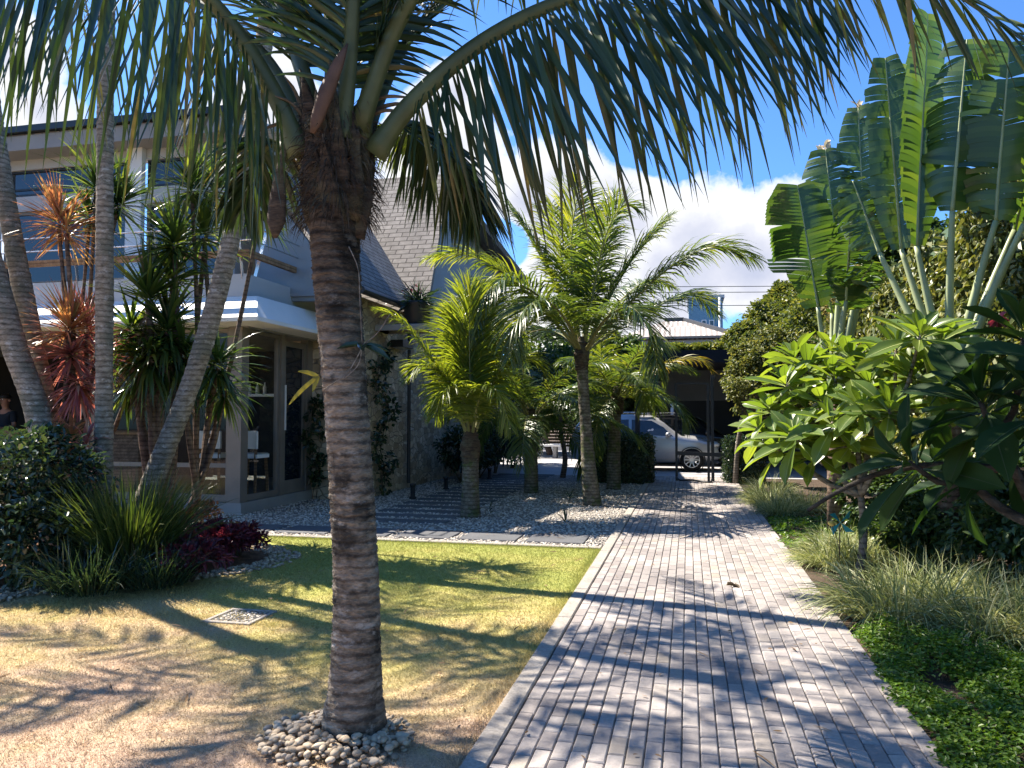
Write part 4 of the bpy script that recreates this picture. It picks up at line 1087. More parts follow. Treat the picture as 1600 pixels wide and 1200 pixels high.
def caned(name, label, cat, foot, heads, leaf, bark, group=None, dry=False, r=.03):
    """cane plant: every head = (px, py, D, n, L, W, lo, hi, droop, mat)"""
    t = thing(name, label, cat, foot, group)
    for h in heads:
        c = P(h[0], h[1], h[2])
        mid = foot * .45 + c * .55 + np.array([RNG.normal(0, .06), RNG.normal(0, .06), 0])
        mb = MB(); tube(mb, spline([foot + np.array([RNG.normal(0, .08), RNG.normal(0, .08), -.03]), mid, c], 16), np.linspace(r * 1.3, r * .8, 16) + RNG.normal(0, .002, 16), 8)
        st = mb.build('stem', M[bark], t)
        mb = MB()
        sc_ = 1.0 if leaf == 'red_leaf' else 1.25
        rosette(mb, c, int(h[3] * 1.25), h[4] * sc_, h[5] * sc_, nrm(c - mid) + np.array([0, 0, .6]), h[6], h[7], h[8])
        mb.build('leaf_rosette', M[h[9] if len(h) > 9 else leaf], t)
        if dry:
            mb = MB(); n = 60; p = c - UZ * RNG.uniform(.05, .55, n)[:, None] + RNG.normal(0, .03, (n, 3))
            d = rdir(n, -.5) * np.array([1, 1, .5]) - UZ * .9
            blades(mb, p, d, RNG.uniform(.2, .4, n), .02, rdir(n), 1.2, 5, .2); mb.build('dry_leaves', M['drac_dry'], t)
    return t
fp = ground_at(104, 8.75)
caned('cordyline', 'red and orange spiky cordyline with bare canes left of the upright palm trunk', 'cordyline', fp,
      [(92, 352, 8.75, 95, .52, .024, -35, 85, .3, 'orange_leaf'), (104, 365, 8.7, 60, .5, .022, -30, 70, .4, 'orange_leaf'), (108, 520, 8.6, 120, .55, .028, -20, 85, .35, 'orange_leaf'), (112, 555, 8.65, 130, .52, .028, -50, 45, .4, 'red_leaf'), (122, 600, 8.6, 120, .48, .028, -60, 30, .5, 'red_leaf'), (135, 520, 8.8, 80, .5, .026, -20, 80, .4, 'red_leaf'), (150, 560, 8.9, 70, .45, .026, -40, 50, .5, 'red_leaf')], 'red_leaf', 'bark_brown', None, False, .026)
fp = ground_at(132, 8.1)
caned('cordyline', 'low terracotta coloured young cordyline at the foot of the upright palm', 'cordyline', fp,
      [(132, 705, 8.1, 45, .26, .04, -50, 80, 1.0, 'red_leaf'), (128, 742, 8.05, 40, .26, .04, -50, 70, 1.2, 'red_leaf'), (112, 690, 8.2, 40, .3, .04, -50, 70, 1.2, 'croton')], 'red_leaf', 'stem', None, False, .015)
fp = ground_at(252, 9.5)
caned('dracaena', 'bushy green dracaena with brown canes behind the slanting palm trunk', 'dracaena', fp,
      [(232, 470, 9.4, 85, .62, .036, 5, 88, .25, 'drac_leaf'), (262, 520, 9.5, 130, .6, .036, -50, 75, .8), (232, 560, 9.35, 120, .55, .036, -60, 40, 1.0), (285, 560, 9.6, 120, .6, .036, -60, 50, 1.0), (205, 520, 9.6, 90, .55, .036, -40, 60, .8), (270, 440, 9.7, 80, .5, .03, -10, 85, .5)], 'drac_leaf', 'bark_brown', None, True, .05)
fp = ground_at(305, 9.8)
caned('dracaena', 'tall many headed green dracaena reaching up to the balcony behind the slanting palm', 'dracaena', fp,
      [(300, 300, 9.7, 90, .52, .034, -30, 85, .5), (272, 385, 9.5, 110, .6, .036, -40, 85, .5), (318, 372, 9.9, 80, .5, .034, -30, 80, .6, 'palm_leaf_mid'), (340, 575, 9.7, 90, .5, .034, -50, 60, .9), (408, 330, 10.0, 90, .52, .032, -40, 80, .5), (352, 610, 9.9, 70, .45, .032, -60, 40, 1.0), (330, 300, 10, 60, .45, .03, -20, 80, .5)], 'drac_leaf', 'bark_brown', None, False, .03)
fp = ground_at(100, 9.6)
caned('dracaena', 'green dracaena partly hidden behind the red cordyline and the upright trunk', 'dracaena', fp,
      [(150, 300, 9.5, 70, .55, .036, -20, 85, .5), (185, 325, 9.6, 80, .52, .034, -30, 80, .5), (140, 345, 9.6, 60, .45, .034, -30, 70, .6), (205, 600, 9.7, 70, .45, .03, -60, 60, 1.0)], 'drac_leaf', 'bark_brown', None, False, .026)
# bright ornamental grass clump
def clump(name, label, cat, c, n, L, W, mat, group=None, spread=.16, lean=.55, droop=1.1, part='blades'):
    c = np.asarray(c, float)
    mb = MB(); a = RNG.uniform(0, 2 * math.pi, n); r_ = spread * np.sqrt(RNG.uniform(0, 1, n))
    o = np.stack([np.cos(a), np.sin(a), np.zeros(n)], 1)
    p = c + o * r_[:, None]; e = lean * (RNG.uniform(0, 1, n) ** .7)
    d = o * e[:, None] + UZ + RNG.normal(0, .12, (n, 3))
    blades(mb, p, d, L * RNG.uniform(.55, 1.1, n), W * RNG.uniform(.7, 1.2, n), np.cross(d, UZ) + RNG.normal(0, .4, (n, 3)), droop * RNG.uniform(.5, 1.5, n), 6, 0, (.8, 1, .95, .8, .5, .04))
    o = mb.build(name, M[mat], None, True)
    return tag(o, label, cat, group)
gp = ground_at(208, 7.3)
clump('grass_clump', 'tall dark green arching grass clump at the front of the round bed', 'ornamental grass', gp + UZ * .08, 1300, 1.0, .012, 'bed_grass', None, .26, .55, .9)
gp = ground_at(150, 6.75)
clump('grass_clump', 'low grass tuft darkened as shade under the tall clump, at the pebble edge of the bed', 'ornamental grass', gp + UZ * .04, 500, .5, .012, 'dark_shrub', None, .32, .9, 1.0)  # dark shrub colour on grass paints the black shade at the bed front
gp = ground_at(248, 6.95)
clump('grass_clump', 'low grass tuft darkened as shade between tall clump and burgundy plants', 'ornamental grass', gp + UZ * .04, 420, .45, .012, 'dark_shrub', None, .26, .9, 1.0)  # same shrub colour, painting shade between the plants
# dark glossy shrub at the left edge
def shrub(name, label, cat, base, stems, blobs, L, W, mat, bark='stem', group=None, hang=.2, smooth=False):
    base = np.asarray(base, float)
    t = thing(name, label, cat, base, group)
    mb = MB()
    for s in stems: tube(mb, spline([base + np.array([RNG.normal(0, .04), RNG.normal(0, .04), -.04]), base * .5 + np.asarray(s[0]) * .5 + RNG.normal(0, .05, 3), s[0]], 10), np.linspace(s[1], s[1] * .35, 10), 6)
    if stems: mb.build('stem', M[bark], t)
    mb = MB()
    for (c, r_, k, per) in blobs: crown_leaves(mb, c, r_, k, per, L, W, .32, .35, -.8, 0, hang)
    mb.build('foliage', M[mat], t, smooth)
    return t
sb = ground_at(48, 7.3)
shrub('shrub', 'dark glossy leaved shrub at the left edge of the round bed', 'shrub', sb, [(sb + np.array([RNG.normal(0, .3), RNG.normal(0, .3), 1.0]), .02) for i in range(6)],
      [(sb + np.array([0, 0, .8]), (.72, .6, .62), 60, 60), (sb + np.array([-.35, .1, .95]), (.6, .5, .5), 40, 55), (sb + np.array([.3, -.1, .45]), (.6, .5, .45), 45, 55), (sb + np.array([.05, -.15, .3]), (.7, .5, .4), 40, 50)], .075, .042, 'dark_shrub')
# burgundy plants and the little croton
names2 = ['at the front edge of the bed beside the pebbles', 'left of the mulch patch under the grass clump', 'farthest right at the bed tip', 'behind the mulch patch next to the small orange croton', 'at the right bed tip in front of the farthest one', 'between the mulch patch and the shade of the grass clump']
for k, (px, D, s) in enumerate(((305, 7.25, .3), (277, 7.6, .27), (378, 8.45, .26), (335, 8.7, .25), (352, 8.15, .28), (296, 8.1, .2))):
    b = ground_at(px, D)
    mb = MB(); crown_leaves(mb, b + UZ * (.1 + s * .45), (s, s * .9, s * .55), 34, 24, .085, .03, .3, .4, -.4, 0, .1)
    t = thing('burgundy_plant', 'low burgundy leaved plant ' + names2[k], 'plant', b, 'burgundy plants in the round bed')
    mb.build('foliage', M['burgundy'], t, False)
    mb = MB()
    for i in range(7): 
        e = b + np.array([RNG.normal(0, s * .4), RNG.normal(0, s * .4), .1 + s * .5]); tube(mb, [b, e], [.008, .004], 5)
    mb.build('stem', M['stem'], t)
b = ground_at(318, 9.1)
shrub('croton', 'small orange leaved croton on a thin stem at the back of the round bed', 'croton', b, [(b + np.array([0, 0, .3]), .014), (b + np.array([.1, 0, .36]), .008), (b + np.array([-.1, .05, .36]), .008)], [(b + np.array([0, 0, .42]), (.24, .2, .1), 22, 16)], .08, .03, 'croton')
# creepers on the stone wall
for (lab, pts) in (('dark leafy creeper climbing the stone wall beside the big palm trunk', [(600, 560, 22), (585, 600, 30), (605, 640, 34), (590, 690, 38), (600, 730, 38)]), ('dark climbing plant by the glazed door left of the big palm trunk', [(488, 640, 18), (484, 680, 22), (490, 720, 26), (494, 745, 24)])):
    x = -5.93 if 'stone' in lab else -6.85
    c0 = onX(pts[-1][0], pts[-1][1] + 30, x); c0[2] = 0
    t = thing('creeper', lab, 'climbing plant', c0)
    mb = MB()
    st = [c0] + [onX(a, b, x) for a, b, _ in pts[::-1]]
    for k in range(4): tube(mb, spline([s + np.array([0, RNG.normal(0, .12), 0]) for s in st], 24), .008, 5)
    mb.build('stem', M['stem'], t)
    mb = MB()
    for a, b, r_ in pts:
        c = onX(a, b, x); rr = r_ / F * np.linalg.norm(c - CAM)
        crown_leaves(mb, c + np.array([.06, 0, 0]), (.12, rr * .95, rr), 12, 10, .11, .075, .35, .2, -1)
    mb.build('foliage', M['dark_shrub'], t, False)
# low shrubs along the house wall
for k, (y, px, h) in enumerate(((17.4, 0, 1.25), (18.9, 0, 1.5), (20.6, 0, 1.6), (22.6, 0, 1.7), (24.8, 0, 1.6))):
    b = np.array([-5.2, y, 0])
    shrub('shrub', 'dark rounded shrub against the house wall, %s from the lawn' % names[k], 'shrub', b, [(b + np.array([RNG.normal(0, .25), RNG.normal(0, .25), h * .6]), .02) for i in range(5)],
          [(b + np.array([0, 0, h * .55]), (.55, .85, h * .45), 60, 50)], .1, .06, 'dark_shrub', 'stem', 'dark shrubs along the house wall')
# black garden lights
for k, (px, py, h) in enumerate(((645, 778, .27), (697, 764, .26), (765, 748, .26))):
    b = G(px, py)
    t = thing('garden_light', 'short black garden light standing in the gravel, %s from the lawn' % names[k], 'garden light', b, 'garden lights by the slab steps')
    mb = MB(); lathe(mb, [(0, -.02), (.07, -.02), (.07, .02), (.045, .03), (.045, h * .7), (0, h * .7)], b, 14); mb.build('body', M['black_plastic'], t)
    mb = MB(); lathe(mb, [(0, h * .72), (.05, h * .72), (.055, h * .9), (.062, h), (0, h + .01)], b, 14); mb.build('lamp_head', M['drum'], t)
# little seedlings in the gravel
for k, (px, py) in enumerate(((764, 805), (890, 786), (884, 826))):
    b = G(px, py)
    mb = MB(); rosette(mb, b, 16, .2, .02, (0, 0, 1), 10, 80, .8)
    tag(mb.build('seedling', M['dark_shrub'], None), 'tiny spiky seedling in the gravel, ' + ['just right of the small bright palm', 'left of the big mossy palm trunk', 'near the kerb in front of the mossy palm'][k], 'seedling', 'seedlings in the gravel')

# ------------------------------------------------------------------ person behind the counter
def skin_chain(name, verts, edges, radii, mat, parent, sub=2):
    me = bpy.data.meshes.new(name)
    org = ORG[parent.name]
    me.from_pydata([tuple(np.array(v) - org) for v in verts], edges, [])
    o = bpy.data.objects.new(name, me); COL.objects.link(o); o.parent = parent; ORG[o.name] = org
    md = o.modifiers.new('skin', 'SKIN'); md.use_smooth_shade = True
    for i, r_ in enumerate(radii):
        rr = r_ if isinstance(r_, tuple) else (r_, r_)
        me.skin_vertices[0].data[i].radius = rr
        me.skin_vertices[0].data[i].use_root = (i == 0)
    if sub: s = o.modifiers.new('sub', 'SUBSURF'); s.levels = sub; s.render_levels = sub
    me.materials.append(mat)
    return o
M['skin'] = plain('skin', (.3, .15, .1), .55, .3, 0, .06, 10)
M['hair'] = plain('hair', (.015, .012, .01), .6, .3)
M['shirt'] = plain('shirt', (.02, .024, .032), .85, .15, 0, .15, 8)
M['trousers'] = plain('trousers', (.05, .05, .06), .85, .15)
pc = onY(10, 640, 12.62); px_, py_ = float(pc[0]), 12.62; fz = .2
t = thing('person', 'person in dark shirt standing behind the wooden bar counter at the left edge', 'person', (px_, py_, fz))
def w(x, y, z): return (px_ + x, py_ - y, fz + z)
V = [w(0, 0, .95), w(0, .01, 1.1), w(0, .02, 1.28), w(0, .01, 1.42), w(0, .02, 1.5), w(0, .035, 1.58), w(0, .045, 1.66), w(0, .03, 1.74),
     w(.17, .01, 1.41), w(.24, .04, 1.15), w(.2, .24, 1.1), w(.17, .32, 1.12),
     w(-.17, .01, 1.41), w(-.24, .04, 1.15), w(-.2, .24, 1.1), w(-.17, .32, 1.12),
     w(.09, 0, .88), w(.1, .02, .5), w(.1, 0, .09), w(.11, .14, .04), w(-.09, 0, .88), w(-.1, .02, .5), w(-.1, 0, .09), w(-.11, .14, .04)]
E = [(0, 1), (1, 2), (2, 3), (3, 4), (4, 5), (5, 6), (6, 7), (3, 8), (8, 9), (9, 10), (10, 11), (3, 12), (12, 13), (13, 14), (14, 15), (0, 16), (16, 17), (17, 18), (18, 19), (0, 20), (20, 21), (21, 22), (22, 23)]
Rr = [(.15, .1), (.14, .095), (.16, .1), (.1, .08), (.052, .052), (.068, .078), (.08, .098), (.06, .07), .055, .042, .034, .03, .055, .042, .034, .03, .085, .058, .045, .04, .085, .058, .045, .04]
skin_chain('body', V, E, Rr, M['skin'], t)
skin_chain('shirt', [V[0], V[1], V[2], V[3], V[8], w(.23, .03, 1.2), V[12], w(-.23, .03, 1.2)], [(0, 1), (1, 2), (2, 3), (3, 4), (4, 5), (3, 6), (6, 7)], [(.165, .115), (.155, .11), (.175, .115), (.115, .095), .072, .062, .072, .062], M['shirt'], t)
skin_chain('trousers', [V[0], V[16], V[17], V[18], V[20], V[21], V[22]], [(0, 1), (1, 2), (2, 3), (0, 4), (4, 5), (5, 6)], [(.16, .11), .1, .075, .065, .1, .075, .065], M['trousers'], t)
mb = MB(); v, f_ = ICO2; k = v.copy(); k = k * np.array([.088, .105, .085]) + np.array(w(0, .02, 1.72)); k[:, 2] = np.maximum(k[:, 2], w(0, 0, 1.69)[2] + .35 * (py_ - k[:, 1]) * -1 * .0); mb.add(k, None, f_); mb.build('hair', M['hair'], t)
mb = MB(); stones(mb, np.array([w(.032, .125, 1.675), w(-.032, .125, 1.675)]), .011, ICO1, 1, 0, 0); mb.build('eyes', M['white_paint'], t)
mb = MB(); tube(mb, [w(0, .125, 1.68), w(0, .15, 1.635), w(0, .13, 1.625)], [.008, .015, .008], 6); mb.build('nose', M['skin'], t)
mb = MB(); tube(mb, [w(-.025, .125, 1.595), w(0, .134, 1.593), w(.025, .125, 1.595)], [.003, .007, .003], 6); mb.build('mouth', M['spathe'], t)
for sx in (-1, 1):
    mb = MB(); stones(mb, np.array([w(sx * .083, .02, 1.66)]), .028, ICO1, 1.2, 0, 0); mb.build('ear', M['skin'], t)
    hv = [w(sx * .17, .32, 1.12)] ; base = np.array(hv[0])
    vs, es, rs = [tuple(base)], [], [(.035, .02)]
    vs.append(tuple(base + np.array([0, -.07, -.005]))); es.append((0, 1)); rs.append((.038, .016))
    for fi in range(4):
        o0 = base + np.array([(fi - 1.5) * .019, -.08, -.006]); l_ = (.07, .08, .076, .06)[fi]
        i0 = len(vs); vs += [tuple(o0), tuple(o0 + np.array([0, -l_ * .5, .006])), tuple(o0 + np.array([0, -l_, -.012]))]; es += [(1, i0), (i0, i0 + 1), (i0 + 1, i0 + 2)]; rs += [.0095, .0085, .007]
    o0 = base + np.array([-sx * .035, -.02, 0]); i0 = len(vs); vs += [tuple(o0), tuple(o0 + np.array([-sx * .02, -.045, -.006]))]; es += [(0, i0), (i0, i0 + 1)]; rs += [.011, .009]
    skin_chain('hand', vs, es, rs, M['skin'], t, 1)
# ------------------------------------------------------------------ right side of the path
# tall leafy hedge along the boundary
hb = thing('tall_hedge', 'tall olive green climbing hedge along the right boundary behind the fan palms', 'hedge', (4.4, 12, 0))
def wall_leaves(mb, n, x, y0, y1, z0, z1, L, W, amp=.25, nx=-1):
    y = RNG.uniform(y0, y1, n); z = z0 + (z1 - z0) * RNG.uniform(0, 1, n)
    off = amp * (np.sin(y * 2.1 + z * 1.3) + np.sin(y * 4.7 - z * 3.1 + 1) * .6 + np.sin(y * .7 + 2) * .9 + np.sin(z * 6.1 + y * 7.3) * .4) + RNG.normal(0, .09, n)
    top = z1 + .35 * np.sin(y * 1.3) + .25 * np.sin(y * 3.7)
    z = np.minimum(z, top)
    p = np.stack([x + off * .5 + np.abs(RNG.normal(0, .12, n)) * nx * .5, y, z], 1)
    d = nrm(rdir(n) * .8 + np.array([nx * .35, 0, -.75])); nn = nrm(np.array([nx * 1.0, 0, .5]) + rdir(n) * .75)
    ovals(mb, p, d, nn, L * RNG.uniform(.6, 1.3, n), W * RNG.uniform(.7, 1.2, n), 0, .2, .2)
mb = MB()
wall_leaves(mb, 26000, 4.1, 3.5, 12, .0, 4.9, .11, .075); wall_leaves(mb, 16000, 4.2, 12, 19, 0, 4.7, .13, .09); wall_leaves(mb, 9000, 4.3, 19, 26, 0, 4.6, .16, .11)
mb.build('foliage', M['hedge_olive'], hb, False)
mb = MB(); nyy, nzz = 90, 22
yy = np.linspace(3.2, 26, nyy); zz = np.linspace(0, 4.75, nzz)
v = np.array([(4.42 + .12 * math.sin(a * 2.1 + b * 1.3) + (.25 if k == nzz - 1 else 0) + random.uniform(-.05, .05), a, b + (.3 * math.sin(a * 1.3) if k == nzz - 1 else 0)) for a in yy for k, b in enumerate(zz)])
i = np.arange(nyy - 1)[:, None] * nzz; j = np.arange(nzz - 1)[None]
mb.add(v, np.stack([i + j, i + j + 1, i + nzz + j + 1, i + nzz + j], -1).reshape(-1, 4))
box(mb, 4.7, 5.2, 3.2, 26, 0, 4.3)
mb.build('branches', M['tree_dark'], hb)

# fan palms (traveller's palms)
def rav_blade(mb, base, tip, side, halfw, ns=34, tear=.5, fold=.35, bow=.25, sag=.2, m=0, back=None, shape=(.35, .8, 1, 1, .97, .85, .5)):
    base = np.asarray(base, float); tip = np.asarray(tip, float)
    ax = tip - base; ln = np.linalg.norm(ax); axn = ax / ln
    side = nrm(np.asarray(side, float) - axn * (np.asarray(side) @ axn)); nn = np.cross(side, axn)
    nc = ns + 1
    tt = np.linspace(0, 1, nc)
    mid = base + ax * tt[:, None] + nn * (bow * ln * .5 * np.sin(tt * math.pi * .5) ** 2)[:, None] - UZ * (bow * ln * .12 * tt ** 3)[:, None]
    tube(mb, mid, np.interp(tt, [0, 1], [.021, .005]), 6, 1, True, .7)
    hw = np.interp(tt, np.linspace(0, 1, len(shape)), shape) * halfw * 1.12
    k = 6; u = np.linspace(0, 1, k)
    for s in (-1, 1):
        run = 0; drp = 0.0; tw = 0.0; fd = fold; fr = .0; wj = 1.0
        for i in range(ns):
            if run <= 0:
                run = max(1, int(RNG.exponential(1.0 / max(tear, .05)))); drp = sag * RNG.uniform(-.2, 1.1); tw = RNG.normal(0, .3); fd = fold + RNG.normal(0, .22); fr = .08 * RNG.uniform(.0, .5); wj = RNG.uniform(.84, 1.04)
            run -= 1
            f0 = fr if run <= 0 else 0.0
            rows = []
            for e, ti in ((0, i), (1, i + 1)):
                w_ = hw[ti] * wj
                p = mid[ti] if e == 0 else mid[ti] - axn * (ln / ns) * f0
                fwd = axn * (.3 + .1 * tw)
                a_ = side * s + nn * (fd * .9) + fwd * .75
                q_ = p + (u * w_)[:, None] * nrm(a_) - UZ * (drp * w_ * u ** 2)[:, None] + nn * (math.sin(i * 1.7) * .012 + tw * w_ * .18 * (e - .5)) * (u ** 1.2)[:, None] - nn * (w_ * .25 * u ** 2)[:, None]
                if e == 1 and run <= 0: q_ = q_ - axn * (ln / ns) * fr * 2.0 * u[:, None]
                rows.append(q_)
            v = np.stack(rows, 0).reshape(-1, 3)
            j = np.arange(k - 1)
            mb.add(v, np.stack([j, j + 1, j + k + 1, j + k], 1), None, m)
def fan_palm(name, label, foot, leaves, group=None, fac=None):
    t = thing(name, label, 'fan palm', foot, group)
    for L_ in leaves:
        b0, bb, tp, hw, sd = L_[0], L_[1], L_[2], L_[3], L_[4]
        opt = L_[5] if len(L_) > 5 else {}
        dry = opt.pop('dry', None)
        mb = MB(); mid = (b0 + bb) / 2 + nrm(np.cross(bb - b0, FH)) * .02
        c = spline([b0, mid, bb], 14); tube(mb, c, np.interp(np.linspace(0, 1, 14), [0, .15, 1], [.075, .05, .026]) * opt.pop('sr', 1.0), 9, 0, True, .7)
        s = mb.build('leaf_stalk', M['rav_stalk'], t)
        opt['tear'] = opt.get('tear', .5) * .55
        mb = MB(); rav_blade(mb, bb, tp, sd, hw, **opt)
        bl = mb.build('leaf_blade', [M['rav_leaf'], M['rav_stalk']], t)
        if dry is not None:
            mb = MB(); n = 30; ax = nrm(tp - bb); p = tp - ax * RNG.uniform(0, .22, n)[:, None] + RNG.normal(0, .025, (n, 3))
            blades(mb, p, ax + rdir(n) * .22, RNG.uniform(.08, .22, n), .07, rdir(n), 1.6, 5, .3); mb.build('dry_tip', M['rav_dry'], bl)
    mb = MB(); top = leaves[0][0]
    tube(mb, [foot - UZ * .03, foot * .5 + top * .5, top], [.13, .11, .1], 16); mb.build('trunk', M['bark_brown'], t)
    return t
f2 = ground_at(1478, 7.6)
def L2(b, e, tip, hw, sd, **o): return (P(*b), P(*e), P(*tip), hw, sd, o)
fan_palm('fan_palm', 'tall fan palm with upright torn paddle leaves on pale stalks, nearer of the two', f2, [
    L2((1484, 590, 7.6), (1432, 385, 7.7), (1442, 25, 7.9), .27, RT + FH * .15, tear=.1, fold=.45, bow=.06, sag=.15),
    L2((1482, 590, 7.65), (1408, 390, 8.0), (1385, 95, 8.3), .26, RT * .8 - FH * .5, tear=.3, fold=.5, bow=.1),
    L2((1486, 590, 7.6), (1488, 330, 7.5), (1512, 60, 7.3), .34, RT * .9 - FH * .45, tear=.45, fold=-.5, bow=-.1, sag=.5),
    L2((1492, 595, 7.6), (1556, 345, 7.4), (1572, 70, 7.3), .36, RT * .95 - FH * .3, tear=.6, fold=.3, bow=.12, sag=.4),
    L2((1494, 595, 7.6), (1585, 360, 7.8), (1640, 90, 7.9), .28, RT * .8 + FH * .5, tear=.5, fold=.35, bow=.12, sag=.4),
    L2((1494, 600, 7.55), (1600, 350, 7.2), (1690, 130, 7.0), .36, RT * .9 + FH * .3, tear=.6, fold=.3, bow=.15, sag=.4, dry=1),
    L2((1480, 600, 7.7), (1374, 395, 8.2), (1332, 285, 8.4), .26, RT * .8 + UZ * .3 - FH * .3, tear=.7, fold=.3, bow=.2, sag=.7)])
f1 = ground_at(1305, 10.2)
fan_palm('fan_palm', 'fan palm with ragged dark paddle leaves and brown tips, farther of the two', f1, [
    L2((1304, 620, 10.2), (1278, 480, 10.2), (1243, 290, 10.4), .46, RT * .95 + FH * .1, tear=.25, fold=.25, bow=.06, sag=.25),
    L2((1306, 620, 10.2), (1312, 430, 10.4), (1290, 235, 10.6), .36, RT * .9 - FH * .4, tear=.5, fold=.35, bow=.1, sag=.4, dry=1),
    L2((1308, 620, 10.2), (1352, 400, 10.3), (1342, 170, 10.5), .3, RT * .85 - FH * .5, tear=.5, fold=.4, bow=.08, sag=.4, dry=1),
    L2((1308, 620, 10.1), (1318, 480, 10.0), (1352, 400, 9.8), .34, RT * .7 + UZ * .3, tear=.8, fold=.2, bow=.5, sag=.6),
    L2((1310, 620, 10.3), (1372, 350, 10.4), (1398, 100, 10.5), .32, RT * .8 + FH * .5, tear=.3, fold=.4, bow=.08),
    L2((1306, 620, 10.3), (1300, 490, 10.6), (1262, 330, 11), .36, RT * .7 + FH * .6, tear=.6, fold=.3, bow=.12),
    L2((1306, 622, 10.15), (1322, 470, 9.9), (1325, 360, 9.7), .3, RT * .95 - FH * .2, tear=.7, fold=.3, bow=.2, sag=.6)])

# frangipani shrubs
def oblong(mb, p, d, nn, L, W, m=0, mv=1, fold=.22, curl=.25, k=7):
    """big obovate leaves with a pale midrib"""
    p = np.asarray(p, float); n = len(p); d = nrm(d); s = nrm(np.cross(d, nn)); u = np.cross(s, d)
    L = np.broadcast_to(L, (n,)); W = np.broadcast_to(W, (n,)); curl = np.broadcast_to(curl, (n,))
    st = np.linspace(0, 1, k); pr = np.interp(st, [0, .12, .4, .68, .88, 1], [.06, .2, .75, 1, .72, .05])
    rows = []; vein = []
    for i, f_ in enumerate(st):
        c = p + d * (L * f_)[:, None] - u * (L * curl * f_ ** 2)[:, None]
        h = (W * pr[i] / 2)[:, None]
        rows.append(np.stack([c + s * h + u * h * fold * 1.6, c + s * h * .5 + u * h * fold * .55, c, c - s * h * .5 + u * h * fold * .55, c - s * h + u * h * fold * 1.6], 1))
        vw = (W * .035 * (1.15 - f_))[:, None]
        vein.append(np.stack([c + s * vw + u * .003, c - s * vw + u * .003], 1)); vein[-1][:, :, :] -= 0
    def emit(rows, c_, mm):
        v = np.stack(rows, 1); b = (np.arange(n) * k * c_)[:, None, None] + (np.arange(k - 1) * c_)[None, :, None] + np.arange(c_ - 1)[None, None, :]
        mb.add(v.reshape(-1, 3), np.stack([b, b + 1, b + c_ + 1, b + c_], -1).reshape(-1, 4), None, mm)
    emit(rows, 5, m); emit(vein, 2, mv)
    emit([r_ - (u * .004)[:, None, :] for r_ in vein], 2, mv)
def whorl(mb, c, axis, n, L, W, lo=-15, hi=70):
    axis = nrm(np.asarray(axis, float)); x = nrm(np.cross(axis, [.2, 1, .1])); y = np.cross(axis, x)
    a = np.arange(n) * 2.399 + RNG.uniform(0, 6); f_ = np.linspace(0, 1, n)
    e = np.radians(lo + (hi - lo) * f_ + RNG.normal(0, 8, n))
    d = np.cos(e)[:, None] * (np.cos(a)[:, None] * x + np.sin(a)[:, None] * y) + np.sin(e)[:, None] * axis
    nn = axis + RNG.normal(0, .2, (n, 3)) - d * 0
    sz = np.interp(f_, [0, .5, 1], [.95, 1, .5]) * RNG.uniform(.8, 1.1, n)
    oblong(mb, np.asarray(c) + d * .025 - axis * (.06 * (1 - f_))[:, None], d, nn, L * sz, W * sz, 0, 1, .25, RNG.uniform(.05, .4, n))
def frangipani(label, foot, heads, L, W, leaf, bark, fork, nl=14, r=.03):
    t = thing('frangipani', label, 'frangipani', foot)
    forks = [np.asarray(a) for a in fork]
    mb = MB()
    tube(mb, spline([foot - UZ * .04, (foot + forks[0]) / 2 + np.array([.04, .03, 0]), forks[0]], 12), np.linspace(r * 1.7, r * 1.2, 12), 9)
    for f_ in forks[1:]: tube(mb, spline([forks[0], (forks[0] + f_) / 2 + np.array([0, 0, -.04]), f_], 10), np.linspace(r * 1.2, r * .85, 10), 8)
    mb.build('trunk', M[bark], t)
    for (c, ax) in heads:
        c = np.asarray(c); fk = min(forks, key=lambda g: np.linalg.norm(g - c)); ax = nrm(np.asarray(ax, float))
        mb = MB(); tube(mb, spline([fk, (fk + c) / 2 - UZ * .05 - ax * .05, c], 10), np.linspace(r * .8, r * .5, 10), 8); br = mb.build('branch', M[bark], t); vn = 'plum_vein_shade' if 'dark' in leaf else 'plum_vein'
        mb = MB(); whorl(mb, c, ax, int(nl * RNG.uniform(.8, 1.2)), L, W); mb.build('leaf_whorl', [M[leaf], M[vn]], br)
    return t
H1 = [(1242, 682, 7.4), (1285, 628, 7.6), (1205, 640, 7.9), (1228, 600, 8.0), (1262, 575, 8.2), (1305, 590, 7.8), (1330, 560, 7.8), (1360, 600, 7.4), (1378, 570, 7.5), (1400, 545, 7.0), (1438, 525, 6.6), (1470, 530, 6.9), (1425, 590, 6.9), (1348, 640, 7.0), (1300, 660, 7.2), (1390, 640, 6.8), (1215, 700, 7.8), (1260, 640, 7.9), (1455, 600, 6.8), (1330, 690, 7.3), (1275, 705, 7.6), (1190, 670, 8.3), (1340, 600, 8.1), (1410, 610, 7.6), (1480, 640, 7.0), (1300, 550, 8.4), (1240, 560, 8.6)]
hd = []
for (a, b, c) in H1:
    ctr = P(a, b, c); ax = nrm(ctr - P(1350, 830, 7.6)) + UZ * .5 - FH * .25; hd.append((ctr, ax))
foot = ground_at(1338, 7.7)
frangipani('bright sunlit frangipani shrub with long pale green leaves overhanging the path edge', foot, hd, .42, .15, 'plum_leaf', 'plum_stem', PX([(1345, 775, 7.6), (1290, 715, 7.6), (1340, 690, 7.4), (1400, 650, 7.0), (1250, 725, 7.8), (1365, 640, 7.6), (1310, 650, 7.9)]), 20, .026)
H2 = [(1532, 628, 2.9), (1420, 722, 3.1), (1600, 520, 2.9), (1640, 640, 2.7), (1500, 740, 3.4), (1575, 700, 3.2), (1680, 560, 2.6)]
